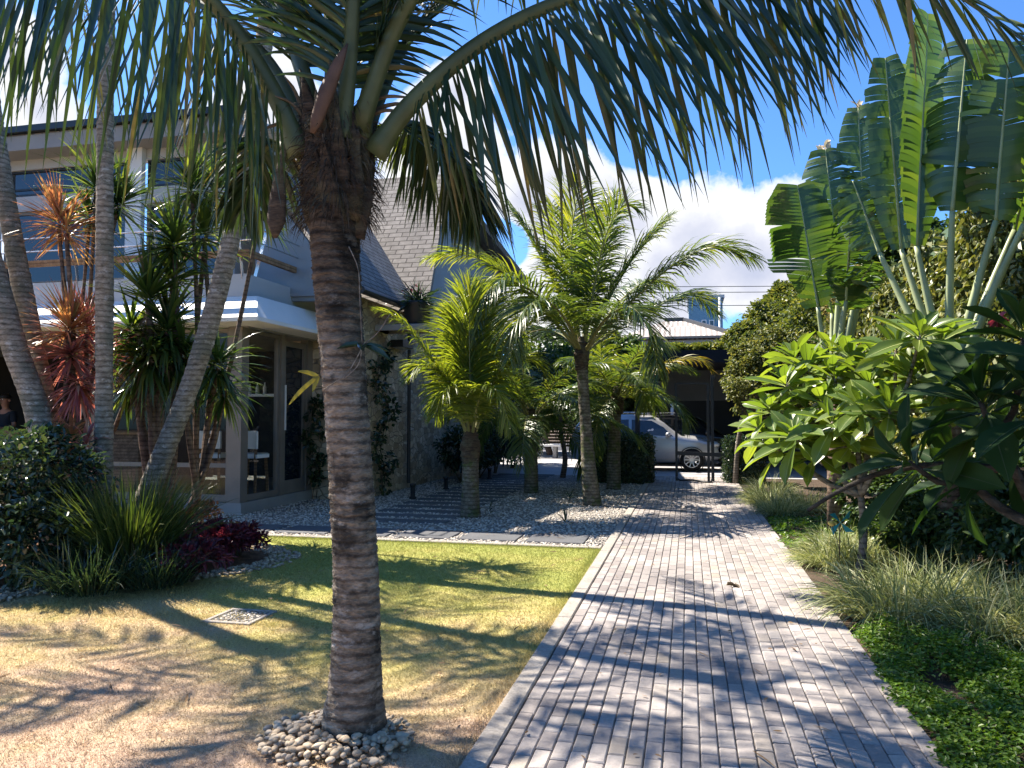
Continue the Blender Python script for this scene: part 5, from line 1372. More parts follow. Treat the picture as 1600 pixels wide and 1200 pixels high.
axs = [(-.45, -.2, .8), (-.8, -.1, .55), (-.2, 0, 1), (0, -.3, 1), (-.5, .2, .6), (-.2, -.2, .8), (.1, 0, 1)]
foot = np.array([2.75, 2.5, 0.0])
tr2 = frangipani('dark shaded frangipani with big leaves reaching in from the right, nearest the camera', foot, [(P(*a), b) for a, b in zip(H2, axs)], .34, .115, 'plum_shade_dark', 'plum_stem_shade', [P(1640, 830, 2.9)] + PX([(1600, 735, 2.95), (1490, 728, 3.1), (1560, 672, 2.95), (1650, 700, 2.8)]), 16, .018)
mb = MB(); tube(mb, spline(PX([(1600, 738, 2.98), (1480, 726, 3.12), (1380, 738, 3.25), (1310, 768, 3.35), (1262, 798, 3.4)]), 18), np.linspace(.017, .008, 18), 8); mb.build('pruned_branch', M['plum_stem_shade'], tr2)
mb = MB(); cpt = P(1555, 498, 3.3); crown_leaves(mb, cpt, (.03, .03, .02), 1, 22, .05, .03); mb.build('flower', M['burgundy'], tr2, False)

# variegated grass clumps along the path edge
where = ['big pale clump spilling on the path edge', 'second clump of the front row', 'third clump of the front row', 'fourth clump of the front row', 'fifth clump of the front row', 'clump behind the big front one', 'clump behind the second of the front row', 'clump behind the third of the front row',
         'nearest clump of the middle group at the path edge', 'middle clump of the middle group', 'inner clump of the middle group', 'rear clump of the middle group', 'clump at the far bend of the path', 'clump behind the one at the far bend', 'clump just before the far bend', 'inner clump of the far group', 'clump at the frangipani stump', 'rightmost clump of the front row']
spots = [(1.58, 6.55, .6), (2.05, 6.15, .55), (2.5, 6.0, .5), (2.95, 5.75, .5), (3.35, 5.45, .5), (1.95, 6.8, .55), (2.4, 6.7, .5), (2.9, 6.4, .5), (1.5, 8.7, .42), (1.85, 8.85, .42), (2.2, 8.9, .4), (1.7, 9.4, .4), (1.4, 14.2, .5), (1.5, 15.4, .55), (1.45, 13.0, .4), (1.9, 13.6, .5), (2.5, 8.2, .4), (3.7, 5.0, .5)]
for k, (x, y, L_) in enumerate(spots):
    big = 1.25 if k == 0 else 1.0
    clump('grass_clump', 'pale striped arching grass, ' + where[k], 'ornamental grass', (x, y, -.02), int(900 * big), L_ * 1.0, .0095, 'lily', 'striped grass clumps right of the path', .3 * big, 1.25, 1.7)
# bright low ground cover
mb = MB()
def cover(n, x0, x1, y0, y1, h, edge=0.0, s=.03):
    x = RNG.uniform(x0, x1, n); y = RNG.uniform(y0, y1, n)
    z = h * (.55 + .25 * np.sin(x * 5.1 + y * 3.3) + .2 * np.sin(x * 9 - y * 7)) * RNG.uniform(.3, 1.05, n)
    if edge: x = np.where((x - x0) < edge, x - .03 - .03 * np.sin(y * 5.3 + 2 * np.sin(y * 1.7)) - .02 * np.sin(y * 17 + x * 9) - np.abs(RNG.normal(0, .025, n)), x); z = z * np.clip((x - x0 + .05) / .22, .4, 1)
    ok = (np.sin(x * 7.3 + 2.1 * np.sin(y * 3.1)) + np.sin(y * 6.1 + 1.7 * np.sin(x * 4.3)) + RNG.normal(0, .35, n)) > -1.35
    x, y, z = x[ok], y[ok], z[ok]; n = len(x)
    z = z * (.75 + .5 * (np.sin(x * 2.3 + y * 1.9) > .2) * RNG.uniform(0, 1, n))
    p = np.stack([x, y, z], 1)
    d = nrm(rdir(n) * np.array([1, 1, .35])); nn = nrm(UZ + rdir(n) * .55)
    ovals(mb, p, d, nn, s * RNG.uniform(.7, 1.3, n), s * .62 * RNG.uniform(.8, 1.2, n), 0, .1, .1)
cover(85000, 1.17, 4.1, 1.9, 4.2, .15, .3, .027); cover(52000, 1.17, 4.1, 4.2, 6.0, .15, .3, .029)
cover(5000, 1.2, 2.6, 9.6, 12.4, .1, .3, .05)
tag(mb.build('ground_cover', M['cover'], None, False), kind='stuff')
# dark shrubs under the hedge
for k, (x, y, h, r_) in enumerate(((3.35, 6.6, 1.15, .75), (2.95, 7.6, 1.0, .65), (3.75, 5.6, 1.2, .75), (2.45, 8.7, .75, .5), (3.3, 8.8, 1.2, .8), (2.6, 10.6, .9, .7), (3.7, 4.3, .5, .5))):
    b = np.array([x, y, 0.0])
    lab = ['behind the striped grass, middle of the row', 'behind the frangipani trunk', 'right of the middle one under the hedge', 'low one beside the frangipani branches', 'behind the others close to the hedge', 'near the farther fan palm foot', 'at the right edge above the ground cover'][k]
    shrub('shrub', 'dark green small leaved shrub ' + lab, 'shrub', b, [(b + np.array([RNG.normal(0, .2), RNG.normal(0, .2), h * .6]), .022) for i in range(5)],
          [(b + np.array([0, 0, h * .55]), (r_, r_, h * .5), 80, 60)], .075, .05, 'tree_dark', 'stem', 'dark shrubs under the boundary hedge')
# teal and yellow garden ornament
gb = ground_at(1308, 7.9); top = P(1312, 816, 7.9)
t = thing('garden_ornament', 'small teal and yellow pinwheel ornament on a thin stick among striped grass', 'ornament', gb)
mb = MB(); bar(mb, gb, top, .006); mb.build('stick', M['stem'], t)
M['teal'] = plain('teal', (.03, .3, .33), .4, .4); M['yellow'] = plain('yellow', (.75, .5, .12), .4, .4)
for k in range(4):
    a = k * math.pi / 2 + .5
    e = RT * math.cos(a) + UZ * math.sin(a); g_ = RT * math.cos(a + .9) + UZ * math.sin(a + .9)
    mb = MB(); poly_slab(mb, [top - FH * .02, top + e * .11 - FH * .015, top + (e + g_) * .085 - FH * .05], .003); mb.build('vane', M['teal'], t, False)
c = P(1299, 818, 7.85)
mb = MB(); stones(mb, np.array([c]), .04, ICO1, .7, 0, .02); mb.build('yellow_ball', M['yellow'], t)
mb = MB(); tube(mb, spline([c, c * .5 + gb * .5 + RT * .03, gb], 8), .004, 5); mb.build('stick', M['stem'], t)
# ------------------------------------------------------------------ the far end: hedge, gate, carport, cars, neighbours, trees
def clipped_hedge(label, x0, x1, y0, y1, h, n):
    t = thing('clipped_hedge', label, 'hedge', ((x0 + x1) / 2, (y0 + y1) / 2, 0))
    mb = MB(); box(mb, x0 + .08, x1 - .08, y0 + .08, y1 - .08, -.03, h - .08); mb.build('branches', M['tree_dark'], t, False)
    mb = MB(); a = RNG.integers(0, 5, n); u = RNG.uniform(0, 1, (n, 2)); p = np.zeros((n, 3)); o = np.zeros((n, 3))
    for k, (ax, sg) in enumerate(((0, -1), (0, 1), (1, -1), (1, 1), (2, 1))):
        s = a == k; q_ = np.zeros((s.sum(), 3))
        lo = np.array([x0, y0, 0]); hi = np.array([x1, y1, h]); oth = [i for i in range(3) if i != ax]
        q_[:, oth[0]] = lo[oth[0]] + (hi - lo)[oth[0]] * u[s, 0]; q_[:, oth[1]] = lo[oth[1]] + (hi - lo)[oth[1]] * u[s, 1]
        q_[:, ax] = (hi if sg > 0 else lo)[ax] + RNG.normal(0, .035, s.sum()); p[s] = q_; o[s, ax] = sg
    ovals(mb, p, nrm(rdir(n) + o * .4), nrm(o + rdir(n) * .6), .06 * RNG.uniform(.7, 1.3, n), .036, 0)
    mb.build('foliage', M['dark_shrub'], t, False)
a = G(938, 752); b = G(1018, 756)
clipped_hedge('dark clipped hedge block left of the gate, behind the shaded palm', a[0] - .1, b[0] - .05, 18.0, 19.3, 1.05, 9000)
a = G(1134, 750)
clipped_hedge('smaller dark clipped hedge block right of the gate', a[0], a[0] + .8, 18.6, 19.6, 1.0, 4500)
# gate
gy = 18.95
def gx(px): return float(onY(px, 700, gy)[0])
t = thing('garden_gate', 'open black steel garden gate with tall posts at the end of the path', 'gate', (gx(1083), gy, 0))
for px in (1057, 1107):
    mb = MB(); beam(mb, (gx(px), gy, -.03), (gx(px), gy, 2.35), .06, .06); mb.build('post', M['dark_metal'], t, False)
mb = MB(); beam(mb, (gx(1113.5), gy, -.03), (gx(1113.5), gy, 2.55), .07, .07); mb.build('post', M['dark_metal'], t, False)
mb = MB(); beam(mb, (gx(1057), gy, 2.33), (gx(1107), gy, 2.33), .04, .04); mb.build('top_rail', M['dark_metal'], t, False)
mb = MB(); beam(mb, (gx(1057), gy, .66), (gx(1137), gy, .62), .05, .09); beam(mb, (gx(1137), gy, .62), (gx(1140), gy, 0), .04, .04); mb.build('middle_rail', M['dark_metal'], t, False)
mb = MB(); tube(mb, spline([(gx(1057), gy, .1), (gx(1062), gy - .2, .03), (gx(1080), gy - .35, .05), (gx(1092), gy - .4, .03), (gx(1108), gy - .5, .02), (gx(1112), gy - .1, .06)], 24), .022, 8); mb.build('lower_rail', M['dark_metal'], t)
mb = MB(); bbox(mb, gx(1112), gx(1119), gy - .06, gy - .04, 2.42, 2.5, .003); mb.build('lamp_bracket', M['dark_metal'], t, False)
# low posts beside the driveway
pb_ = G(879, 745); tp = P(876, 668, float((pb_ - CAM) @ FH))
t = thing('slender_tree', 'thin dark crooked sapling trunk beside the driveway between two palms', 'tree', pb_)
mb = MB(); tube(mb, spline([pb_ - UZ * .03, P(883, 715, float((pb_ - CAM) @ FH)), tp, tp + UZ * .8], 14), np.linspace(.075, .04, 14), 8); mb.build('trunk', M['bark_brown'], t)
mb = MB(); crown_leaves(mb, tp + UZ * 1.3, (1.2, 1.2, .75), 60, 45, .13, .08); mb.build('crown', M['tree_dark'], t, False)

# driveway far wall with slatted gate
fy = 33.6
t = thing('boundary_wall', 'low white boundary wall along the street left of the slatted gate', 'wall', (-14, fy, 0))
mb = MB(); box(mb, -26, -9.4, fy, fy + .2, -.05, 1.9); mb.build('wall', M['concrete_wall'], t, False)
mb = MB(); box(mb, -26, -9.35, fy - .03, fy + .23, 1.9, 1.97); mb.build('coping', M['white_paint'], t, False)
t = thing('slatted_gate', 'horizontal slatted brown gate at the end of the driveway', 'gate', (-7, fy, 0))
mb = MB()
for z in np.arange(.2, 2.0, .14): box(mb, -9.2, -4.2, fy + .03, fy + .07, z, z + .09)
mb.build('slats', M['bark_brown'], t, False)
for x in (-9.25, -6.7, -4.2):
    mb = MB(); box(mb, x - .06, x + .06, fy - .02, fy + .1, -.05, 2.1); mb.build('post', M['dark_metal'], t, False)
t = thing('bench', 'long pale stone bench in sunlight at the back of the driveway', 'bench', (-6.3, 28.3, 0))
mb = MB(); bbox(mb, -8.3, -4.6, 28.1, 28.55, .42, .5, .01); mb.build('seat', M['white_paint'], t, False)
for x in (-8.1, -6.4, -4.9):
    mb = MB(); box(mb, x, x + .14, 28.15, 28.5, -.03, .42); mb.build('leg', M['concrete_wall'], t, False)
# blue chair by the house shrubs
cp = G(803, 727)
M['blue'] = plain('blue_plastic', (.01, .06, .28), .35, .5)
t = thing('garden_chair', 'blue garden chair beside the dark shrubs along the house', 'chair', cp)
def cl(x, y, z): return (cp[0] + x, cp[1] + y, z)
mb = MB(); v0 = cl(0, 0, 0); bbox(mb, v0[0] - .27, v0[0] + .27, v0[1] - .26, v0[1] + .26, .4, .45, .015); mb.build('seat', M['blue'], t, False)
mb = MB(); beam(mb, cl(-.0, .26, .45), cl(0, .36, .95), .52, .04); mb.build('backrest', M['blue'], t, False)
for sx in (-1, 1):
    mb = MB(); beam(mb, cl(sx * .28, -.25, .62), cl(sx * .28, .3, .64), .05, .03); mb.build('armrest', M['blue'], t, False)
    for sy in (-1, 1):
        mb = MB(); beam(mb, cl(sx * .25, sy * .24, .4 if sy > 0 else .62), cl(sx * .28, sy * .28, -.02), .04, .04); mb.build('leg', M['blue'], t, False)

# ---- cars
M['car_silver'] = plain('car_silver', (.5, .5, .5), .25, .6, .35, .03, 1)
M['car_black'] = plain('car_black', (.02, .021, .024), .15, .7, 0, .03, 1)
M['tyre'] = plain('tyre', (.018, .018, .018), .85, .2); M['rim'] = plain('rim', (.5, .5, .5), .3, .5, .8)
M['lamp'] = plain('lamp', (.75, .75, .72), .15, .6)
def car(label, ox, oy, paint, group=None):
    """family car, nose toward +X; ox = front bumper, oy = near side"""
    t = thing('parked_car', label, 'car', (ox - 2.1, oy + .88, 0), group)
    Lc, Wd = 4.3, 1.76
    X = lambda u: ox - Lc + u * Lc
    yc = oy + Wd / 2
    # stations: u, bottom, belt, top, half width bottom/belt, half width top
    st = [(0, .42, .62, .75, .62, .6), (.015, .32, .85, 1.0, .78, .74), (.05, .27, .96, 1.32, .84, .7), (.1, .26, 1.0, 1.5, .87, .66), (.2, .25, 1.0, 1.56, .88, .66), (.4, .24, .99, 1.58, .88, .66), (.55, .24, .98, 1.54, .88, .64), (.63, .24, .97, 1.38, .88, .66), (.71, .24, .95, 1.1, .88, .72), (.745, .25, .94, .99, .87, .76), (.85, .26, .88, .93, .86, .74), (.94, .28, .78, .82, .8, .68), (.985, .32, .66, .7, .7, .58), (1, .4, .55, .58, .6, .5)]
    us = np.linspace(0, 1, 44); A = np.array(st); I = lambda k: np.interp(us, A[:, 0], A[:, k])
    zb, zl, zt, wb, wt = I(1), I(2), I(3), I(4), I(5)
    def ring(i):
        x = X(us[i]); h = []
        for (w_, z) in ((wb[i] * .82, zb[i]), (wb[i] * .97, zb[i] + .07), (wb[i], zb[i] + .3), (wb[i] * .99, zl[i] - .1), (wb[i] * .965, zl[i]), (wt[i] * 1.02, zl[i] + (zt[i] - zl[i]) * .85), (wt[i] * .9, zt[i]), (wt[i] * .4, zt[i] + .02)):
            h.append((x, yc - w_, z))
        return h + [(x, 2 * yc - y, z) for (x, y, z) in h[::-1]]
    rg = np.array([ring(i) for i in range(len(us))]); n, k = rg.shape[:2]
    i = np.arange(n - 1)[:, None] * k; j = np.arange(k)[None]; jj = (j + 1) % k
    mb = MB(); mb.add(rg.reshape(-1, 3), np.stack([i + j, i + k + j, i + k + jj, i + jj], -1).reshape(-1, 4))
    mb.add(rg[0], None, [(0, a, a + 1) for a in range(1, k - 1)]); mb.add(rg[-1], None, [(0, a + 1, a) for a in range(1, k - 1)])
    body = mb.build('body', M[paint], t)
    for s in (-1, 1):    # side glass
        def sp(u, f_): 
            zl_, zt_, wb_, wt_ = (np.interp(u, A[:, 0], A[:, q_]) for q_ in (2, 3, 4, 5))
            return np.array([X(u), yc + s * (wb_ * .965 + (wt_ * 1.02 - wb_ * .965) * f_ / .85 + .012), zl_ + (zt_ - zl_) * f_])
        for nm, pg in (('rear_window', [(.12, .08), (.4, .08), (.4, .78), (.16, .78)]), ('front_window', [(.42, .08), (.69, .1), (.63, .62), (.55, .78), (.42, .78)])):
            pts = [sp(*a) for a in pg]
            mb = MB(); poly_slab(mb, pts if s < 0 else pts[::-1], .01); mb.build('window', M['dark_glass'], t, False)
        mb = MB(); m0 = np.array([X(.66), yc + s * .95, 1.03]); v, f_ = ICO1; mb.add(v * np.array([.07, .1, .07]) + m0, None, f_); mb.build('wing_mirror', M[paint], t)
        mb = MB(); tube(mb, spline([(X(.1), yc + s * .6, 1.54), (X(.2), yc + s * .6, 1.63), (X(.45), yc + s * .6, 1.65), (X(.55), yc + s * .58, 1.58)], 12), .018, 6); mb.build('roof_rail', M['steel'], t)
        mb = MB(); v, f_ = ICO1; mb.add(v * np.array([.2, .13, .08]) + np.array([X(.945), yc + s * .66, .74]), None, f_); mb.build('headlight', M['lamp'], t)
        mb = MB(); box(mb, X(.5), X(.53), yc + s * .885 - .01, yc + s * .885 + .01, .84, .87); mb.build('door_handle', M['steel'], t, False)
    mb = MB(); ws = [(X(.745), yc - .72, 1.0), (X(.745), yc + .72, 1.0), (X(.575), yc + .56, 1.5), (X(.575), yc - .56, 1.5)]
    poly_slab(mb, [np.array(a) + np.array([.05, 0, .035]) for a in ws], .012); mb.build('windscreen', M['dark_glass'], t, False)
    mb = MB(); box(mb, X(.99), X(1.004), yc - .4, yc + .4, .5, .62); mb.build('grille', M['black_plastic'], t, False)
    for u in (.19, .81):
        for s in (-1, 1):
            c = np.array([X(u), yc + s * .79, .32])
            def ry(prof, nm, mat, par, seg=28):
                mb = MB(); m2 = MB(); lathe(m2, prof, (0, 0, 0), seg); v = np.concatenate(m2.v); q_ = np.concatenate(m2.q)
                v = np.stack([v[:, 0], s * v[:, 2], v[:, 1]], 1) + c; mb.add(v, q_ if s < 0 else q_[:, ::-1]); return mb.build(nm, mat, par)
            w = ry([(.2, -.11), (.31, -.11), (.325, -.06), (.325, .06), (.31, .11), (.215, .115)], 'wheel', M['tyre'], t)
            ry([(.36, -.05), (.37, .098), (.345, .1)], 'wheel_arch', M['black_plastic'], body)
            mb = MB()
            for q_ in range(10):
                a = q_ * math.pi / 5; e = np.array([math.cos(a), 0, math.sin(a)])
                beam(mb, c + e * .04 + np.array([0, s * .1, 0]), c + e * .215 + np.array([0, s * .112, 0]), .03, .012, 0, np.array([0, 1.0, 0]))
            rr = np.linspace(0, 2 * math.pi, 25); tube(mb, [c + np.array([math.cos(a) * .212, s * .108, math.sin(a) * .212]) for a in rr], .014, 6)
            tube(mb, [c + np.array([0, s * .09, 0]), c + np.array([0, s * .118, 0])], [.05, .045], 12)
            mb.build('rim', M['rim'], w, False)
    return t
cf = G(1120, 742); 
car('silver car with roof rails parked under the carport, seen side on behind the gate', float(onY(1128, 700, 22.2)[0]), 22.2, 'car_silver')
car('dark car with low bonnet parked beyond the silver one, its nose further right', float(onY(1182, 700, 24.8)[0]), 24.8, 'car_black')
# ---- carport and the grey building behind it
cy = 21.6
t = thing('carport', 'flat dark roofed carport over the parked cars', 'carport', (3, cy + 2.5, 0))
x0c = float(onY(985, 560, cy)[0]); x1c = 9.5
zt_ = float(onY(1080, 547, cy)[2]); zb_ = float(onY(1080, 567, cy)[2])
mb = MB(); box(mb, x0c, x1c, cy, cy + .25, zb_, zt_); box(mb, x0c + .02, x1c, cy + .25, cy + 6.5, zt_ - .2, zt_ - .05); mb.build('roof', M['dark_beam'], t, False)
for (x, y) in ((x0c + .1, cy + .3), (x0c + .1, cy + 6.3), (x1c - .3, cy + .3)):
    mb = MB(); box(mb, x, x + .12, y, y + .12, -.05, zt_ - .2); mb.build('post', M['dark_metal'], t, False)
by_ = cy + 6.3
t = thing('garage_building', 'plain grey garage building with dark shade panels behind the carport', 'building', (3, by_ + 2, 0))
zc = float(onY(1080, 626, by_)[2]); zd = float(onY(1080, 572, by_)[2])
mb = MB(); box(mb, x0c - 2.2, x1c + 4, by_, by_ + 4, zc, 3.6); box(mb, x0c - 2.2, x0c - 1.9, by_, by_ + 4, -.05, zc); mb.build('wall', M['garage_wall'], t, False)
for k in range(4):
    xx = x0c - 1.85 + k * 2.9
    mb = MB(); box(mb, xx, xx + 2.8, by_ + .06, by_ + .14, -.05, zc - .002)
    for z in (.55, 1.1, 1.65): box(mb, xx + .05, xx + 2.75, by_ + .045, by_ + .06, z, z + .03)
    d_ = mb.build('shade_panel', M['shade_navy'], t, False)  # dark ribbed panels standing in for the shaded depth below the wall
mb = MB(); box(mb, x0c - 2.3, x1c + 4.1, by_ - .1, by_ + 4.1, 3.6, 3.72); mb.build('roof', M['dark_roof'], t, False)
# ---- neighbours beyond the street
ny = 50.0
def nb(px, py): return onY(px, py, ny)
e0, e1 = nb(990, 527), nb(1146, 527); rg0, rg1 = nb(1035, 487), nb(1068, 487)
t = thing('tiled_house', 'single storey house with pale clay tiled hip roof beyond the carport', 'house', ((e0[0] + e1[0]) / 2, ny, 0))
ez, rz_ = e0[2], rg0[2]; yb = ny + 10; ym = ny + 5
mb = MB(); A_, B_, C_, D_ = (e0[0] - 1, ny, ez), (e1[0], ny, ez), (e1[0], yb, ez), (e0[0] - 1, yb, ez); R0, R1 = (rg0[0], ym, rz_), (rg1[0], ym, rz_)
poly_slab(mb, [A_, B_, R1, R0], .15); poly_slab(mb, [B_, C_, R1], .15); poly_slab(mb, [C_, D_, R0, R1], .15); poly_slab(mb, [D_, A_, R0], .15); mb.build('roof', M['clay_tile'], t, False)
mb = MB(); box(mb, e0[0], e1[0] - 1, ny + .7, yb - .7, 0, ez - .17); mb.build('wall', M['wall_blue_grey'], t, False)
mb = MB(); beam(mb, np.array(R1) + UZ * .06, np.array(B_) + UZ * .1, .3, .25); beam(mb, np.array(R0) + UZ * .08, np.array(R1) + UZ * .08, .3, .25); mb.build('ridge', M['dark_roof'], t, False)
by2 = 64.0
b0, b1 = onY(1076, 467, by2), onY(1129, 467, by2)
t = thing('blue_building', 'teal blue flat topped building rising behind the tiled roof', 'building', ((b0[0] + b1[0]) / 2, by2, 0))
mb = MB(); box(mb, b0[0], b1[0], by2, by2 + 8, 0, b0[2]); mb.build('wall', M['cool_blue'], t, False)
mb = MB(); box(mb, b0[0] - .1, b1[0] + .15, by2 - .1, by2 + 8.1, b0[2], b0[2] + .25); mb.build('parapet', M['wall_blue_grey'], t, False)
mb = MB(); tube(mb, [(b1[0] - .25, by2 - .14, 0), (b1[0] - .25, by2 - .14, b0[2])], .12, 8); mb.build('downpipe', M['white_paint'], t)
for px in (1096, 1108):
    w0 = onY(px, 500, by2); w1 = onY(px + 8, 511, by2)
    mb = MB(); box(mb, w0[0], w1[0], by2 - .03, by2 + .0, w1[2], w0[2]); wn = mb.build('window', M['white_paint'], t, False)
    mb = MB(); box(mb, w0[0] + .06, w1[0] - .06, by2 - .045, by2 - .032, w1[2] + .06, w0[2] - .06); mb.build('pane', M['dark_glass'], wn, False)
# power lines
for k, (ya, yb_) in enumerate(((444, 441), (453, 450), (474, 470))):
    a, b = P(1000, ya, 38), P(1420, yb_, 38); a2 = a + (a - b) * .8; b2 = b + (b - a) * .8
    mb = MB(); pts = [a2 + (b2 - a2) * f_ - UZ * .5 * (1 - (2 * f_ - 1) ** 2) * .3 for f_ in np.linspace(0, 1, 24)]
    tube(mb, pts, .017, 5)
    tag(mb.build('power_line', M['dark_metal']), ['uppermost thin cable across the sky above the blue building', 'middle thin cable across the sky above the blue building', 'lowest thin cable across the sky level with the blue building top'][k], 'cable', 'power lines over the street')
# ---- trees
def tree(name, label, foot, trunk_top, tr, blobs, L, W, mat, bark='bark_brown', group=None, hang=.2):
    foot = np.asarray(foot, float); t = thing(name, label, 'tree', foot, group)
    mb = MB(); top = np.asarray(trunk_top, float)
    tube(mb, spline([foot - UZ * .05, (foot + top) / 2 + np.array([RNG.normal(0, .05), RNG.normal(0, .05), 0]), top], 12), np.linspace(tr, tr * .6, 12), 10)
    for (c, r_, k, per) in blobs:
        for q_ in range(4):
            e = np.asarray(c) + rdir(1)[0] * np.asarray(r_) * .7; tube(mb, spline([top - UZ * .1, (top + e) / 2 + RNG.normal(0, .05, 3), e], 8), np.linspace(tr * .45, tr * .08, 8), 6)
    mb.build('trunk', M[bark], t)
    mb = MB()
    for (c, r_, k, per) in blobs: crown_leaves(mb, c, r_, k, per, L, W, .26, .45, -.9, 0, hang)
    mb.build('crown', M[mat], t, False)
    return t
f_ = P(1151, 700, 17.8); f_[2] = 0
tree('small_tree', 'small bushy olive tree with pale leaning trunk right of the gate', f_ + RT * -.05, P(1162, 640, 17.6), .07, [(P(1195, 600, 17.3), (.85, .8, .75), 90, 75), (P(1215, 560, 17.3), (.85, .8, .7), 90, 75), (P(1180, 570, 17.5), (.55, .6, .6), 50, 60), (P(1245, 600, 17), (.7, .7, .8), 60, 60), (P(1250, 640, 16.5), (.6, .6, .6), 40, 55)], .085, .05, 'hedge_olive', 'plum_stem')
tr_list = [
 ('yellow green tree above the carport roof, nearest the blue sky gap', 1215, 36, 3.0, [(1215, 520, 2.0, 1.5), (1180, 535, 1.6, 1.0), (1250, 500, 1.8, 1.6), (1225, 470, .8, .8)], 'tree_light'),
 ('yellow green tree between the sky gap and the farther fan palm', 1290, 30, 3.0, [(1290, 520, 1.8, 1.6), (1270, 560, 1.6, 1.4), (1310, 560, 1.5, 1.6)], 'tree_light'),
 ('cream flowering tree behind the fan palms', 1375, 22, 2.6, [(1372, 455, 1.0, .9), (1350, 485, .9, .9), (1390, 440, .8, .6), (1395, 490, .9, 1.0)], 'tree_cream'),
 ('dark green tree behind the stalks of the nearer fan palm', 1450, 19, 3.0, [(1450, 430, 1.2, 1.1), (1420, 400, .9, .8), (1520, 420, 1.3, 1.3)], 'tree_dark'),
 ('low light green shrubby tree over the carport edge', 1090, 40, 2.2, [(1060, 553, 1.0, .45), (1110, 550, 1.1, .4), (1150, 545, 1.2, .5)], 'tree_light'),
 ('dense dark tree behind the small bright palm', 760, 33, 2.4, [(760, 640, 2.2, 1.6), (720, 620, 1.8, 1.6), (800, 620, 2.0, 1.8)], 'tree_dark'),
 ('dense dark tree filling the gap left of the large palm', 860, 31, 2.4, [(850, 610, 1.9, 1.6), (885, 620, 1.7, 1.3), (870, 570, 1.8, 1.4)], 'tree_dark'),
 ('dense dark tree behind the large palm and the clipped hedge', 960, 29, 2.4, [(950, 620, 1.7, 1.3), (985, 600, 1.5, 1.3), (960, 570, 1.5, 1.2)], 'tree_dark')]
for lab, px, D, th, bl, mt in tr_list:
    f_ = ground_at(px, D); top = P(bl[0][0], bl[0][1] + 30, D)
    tree('tree', lab + '', f_, top, .14, [(P(a, b, D + RNG.uniform(-.6, .6)), (r1, r1, r2), 110, 55) for a, b, r1, r2 in bl], .2 if D > 25 else .15, .12 if D > 25 else .09, mt)
# ------------------------------------------------------------------ camera, sun, sky
cam = bpy.data.cameras.new('camera'); co = bpy.data.objects.new('camera', cam); COL.objects.link(co)
co.location = CAM; co.rotation_euler = (R(90) + PIT, 0, YAW)
cam.sensor_width = 36; cam.lens = 36 * F / 1600; cam.clip_start = .05; cam.clip_end = 3000
SC.camera = co
EL, AZ = R(50), R(70)       # sun 70 degrees left of the path direction
sd = np.array([-math.sin(AZ) * math.cos(EL), math.cos(AZ) * math.cos(EL), math.sin(EL)])
sun = bpy.data.lights.new('sun', 'SUN'); so = bpy.data.objects.new('sun', sun); COL.objects.link(so)
sun.energy = 5.0; sun.angle = R(.4); sun.color = (1, .915, .8)
so.location = (-20, 10, 20); so.rotation_euler = Vector([-a for a in sd]).to_track_quat('-Z', 'Y').to_euler()
wd = bpy.data.worlds.new('World'); SC.world = wd; wd.use_nodes = True
nt = wd.node_tree
for n in list(nt.nodes): nt.nodes.remove(n)
out = nt.nodes.new('ShaderNodeOutputWorld'); bg = nt.nodes.new('ShaderNodeBackground'); bg.inputs['Strength'].default_value = .083
nt.links.new(bg.outputs[0], out.inputs[0])
sky = nt.nodes.new('ShaderNodeTexSky'); sky.sky_type = 'NISHITA'; sky.sun_disc = False; sky.sun_elevation = EL; sky.sun_rotation = -AZ; sky.altitude = 10; sky.air_density = 1.0; sky.dust_density = .4; sky.ozone_density = 2.5
tc = nt.nodes.new('ShaderNodeTexCoord'); vec = tc.outputs['Generated']
skyc = mixc(nt, 1.0, sky.outputs[0], (.42, .68, 1.0), 'MULTIPLY')
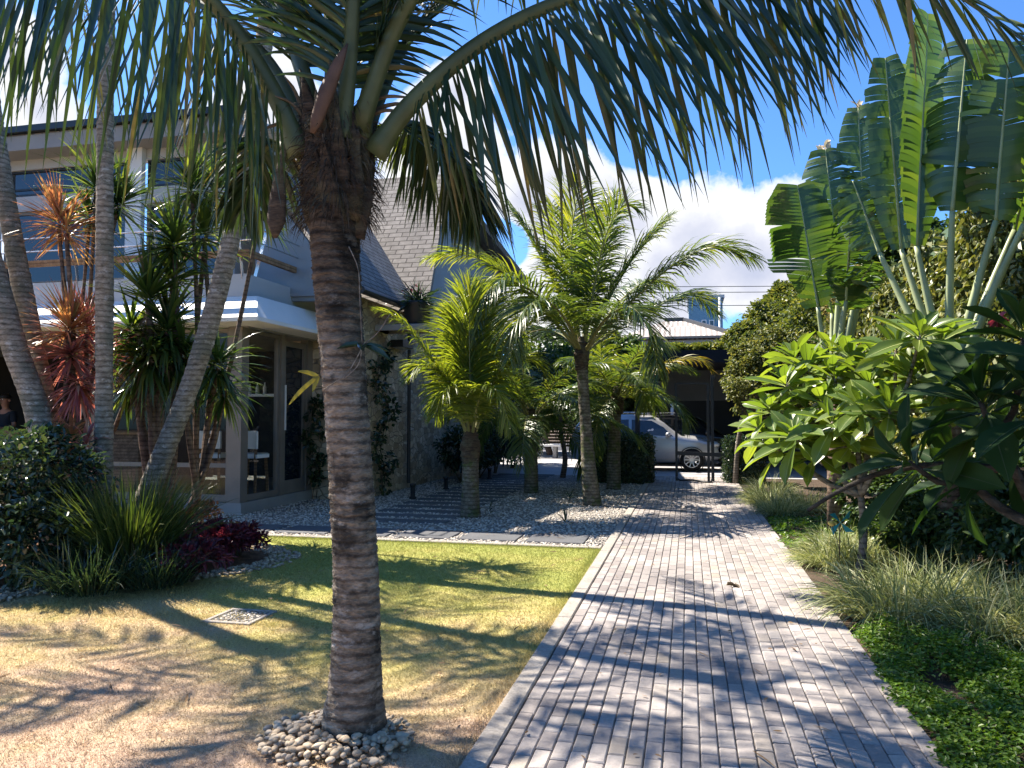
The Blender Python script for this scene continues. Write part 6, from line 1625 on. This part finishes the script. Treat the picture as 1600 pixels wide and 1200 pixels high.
# cumulus: soft blobs around directions, broken up by noise
blobs = [(990, 335, 95), (900, 330, 120), (820, 325, 100), (755, 300, 90), (1090, 375, 105), (1175, 410, 110), (1060, 440, 130), (1175, 480, 90), (900, 440, 140), (700, 240, 100), (650, 195, 75), (715, 150, 50), (460, 150, 75), (400, 190, 70), (20, 90, 60), (60, 175, 50), (1240, 470, 70), (-200, 200, 160), (-350, 350, 200), (1900, 420, 200), (2200, 300, 180), (1500, 500, 100)]
nz = noise(nt, vec, 7.0, 8, .6)
nz2 = noise(nt, vec, 20, 6, .6)
cur = None; low = None
for (a, b, r_) in blobs:
    d = nrm(ray(a, b)); rr = r_ / F
    vm = nt.nodes.new('ShaderNodeVectorMath'); vm.operation = 'DISTANCE'; nt.links.new(vec, vm.inputs[0]); vm.inputs[1].default_value = d
    f_ = math_(nt, 'SUBTRACT', 1.0, math_(nt, 'DIVIDE', vm.outputs['Value'], rr * 1.25))
    cur = f_ if cur is None else math_(nt, 'MAXIMUM', cur, f_)
for (a, b, r_) in ((792, 372, 42), (1168, 522, 62), (740, 345, 30), (560, 120, 70), (1020, 190, 70)):     # blue gaps
    vm = nt.nodes.new('ShaderNodeVectorMath'); vm.operation = 'DISTANCE'; nt.links.new(vec, vm.inputs[0]); vm.inputs[1].default_value = nrm(ray(a, b))
    f_ = math_(nt, 'SUBTRACT', 1.0, math_(nt, 'DIVIDE', vm.outputs['Value'], r_ / F * 1.4))
    cur = math_(nt, 'SUBTRACT', cur, math_(nt, 'MULTIPLY', math_(nt, 'MAXIMUM', f_, 0.0), 1.1))
den = math_(nt, 'ADD', math_(nt, 'MULTIPLY', cur, 1.15), math_(nt, 'MULTIPLY', math_(nt, 'SUBTRACT', nz, .5), 1.7))
den = math_(nt, 'ADD', den, math_(nt, 'MULTIPLY', math_(nt, 'SUBTRACT', nz2, .5), .5))
cov = ramp(nt, den, [(.1, (0, 0, 0)), (.24, (.75, .75, .75)), (.42, (1, 1, 1))])
shade = math_(nt, 'ADD', math_(nt, 'MULTIPLY', den, .35), math_(nt, 'MULTIPLY', noise(nt, vec, 5.0, 6, .55), .9))
ccol = ramp(nt, shade, [(.5, (4.6, 4.6, 4.6)), (.66, (4.0, 4.05, 4.15)), (.8, (3.1, 3.2, 3.7)), (1.0, (2.4, 2.6, 3.3))])
mx = mixc(nt, cov, skyc, ccol)
nt.links.new(mx, bg.inputs[0])
SC.view_settings.view_transform = 'Standard'; SC.view_settings.look = 'None'; SC.view_settings.gamma = 1.0; SC.view_settings.exposure = 1.65
SC.render.engine = 'CYCLES'
SC.cycles.max_bounces = 8; SC.cycles.diffuse_bounces = 3; SC.cycles.glossy_bounces = 3; SC.cycles.transmission_bounces = 6; SC.cycles.transparent_max_bounces = 12
SC.cycles.use_adaptive_sampling = True; SC.cycles.adaptive_threshold = .02
SC.cycles.caustics_reflective = False; SC.cycles.caustics_refractive = False
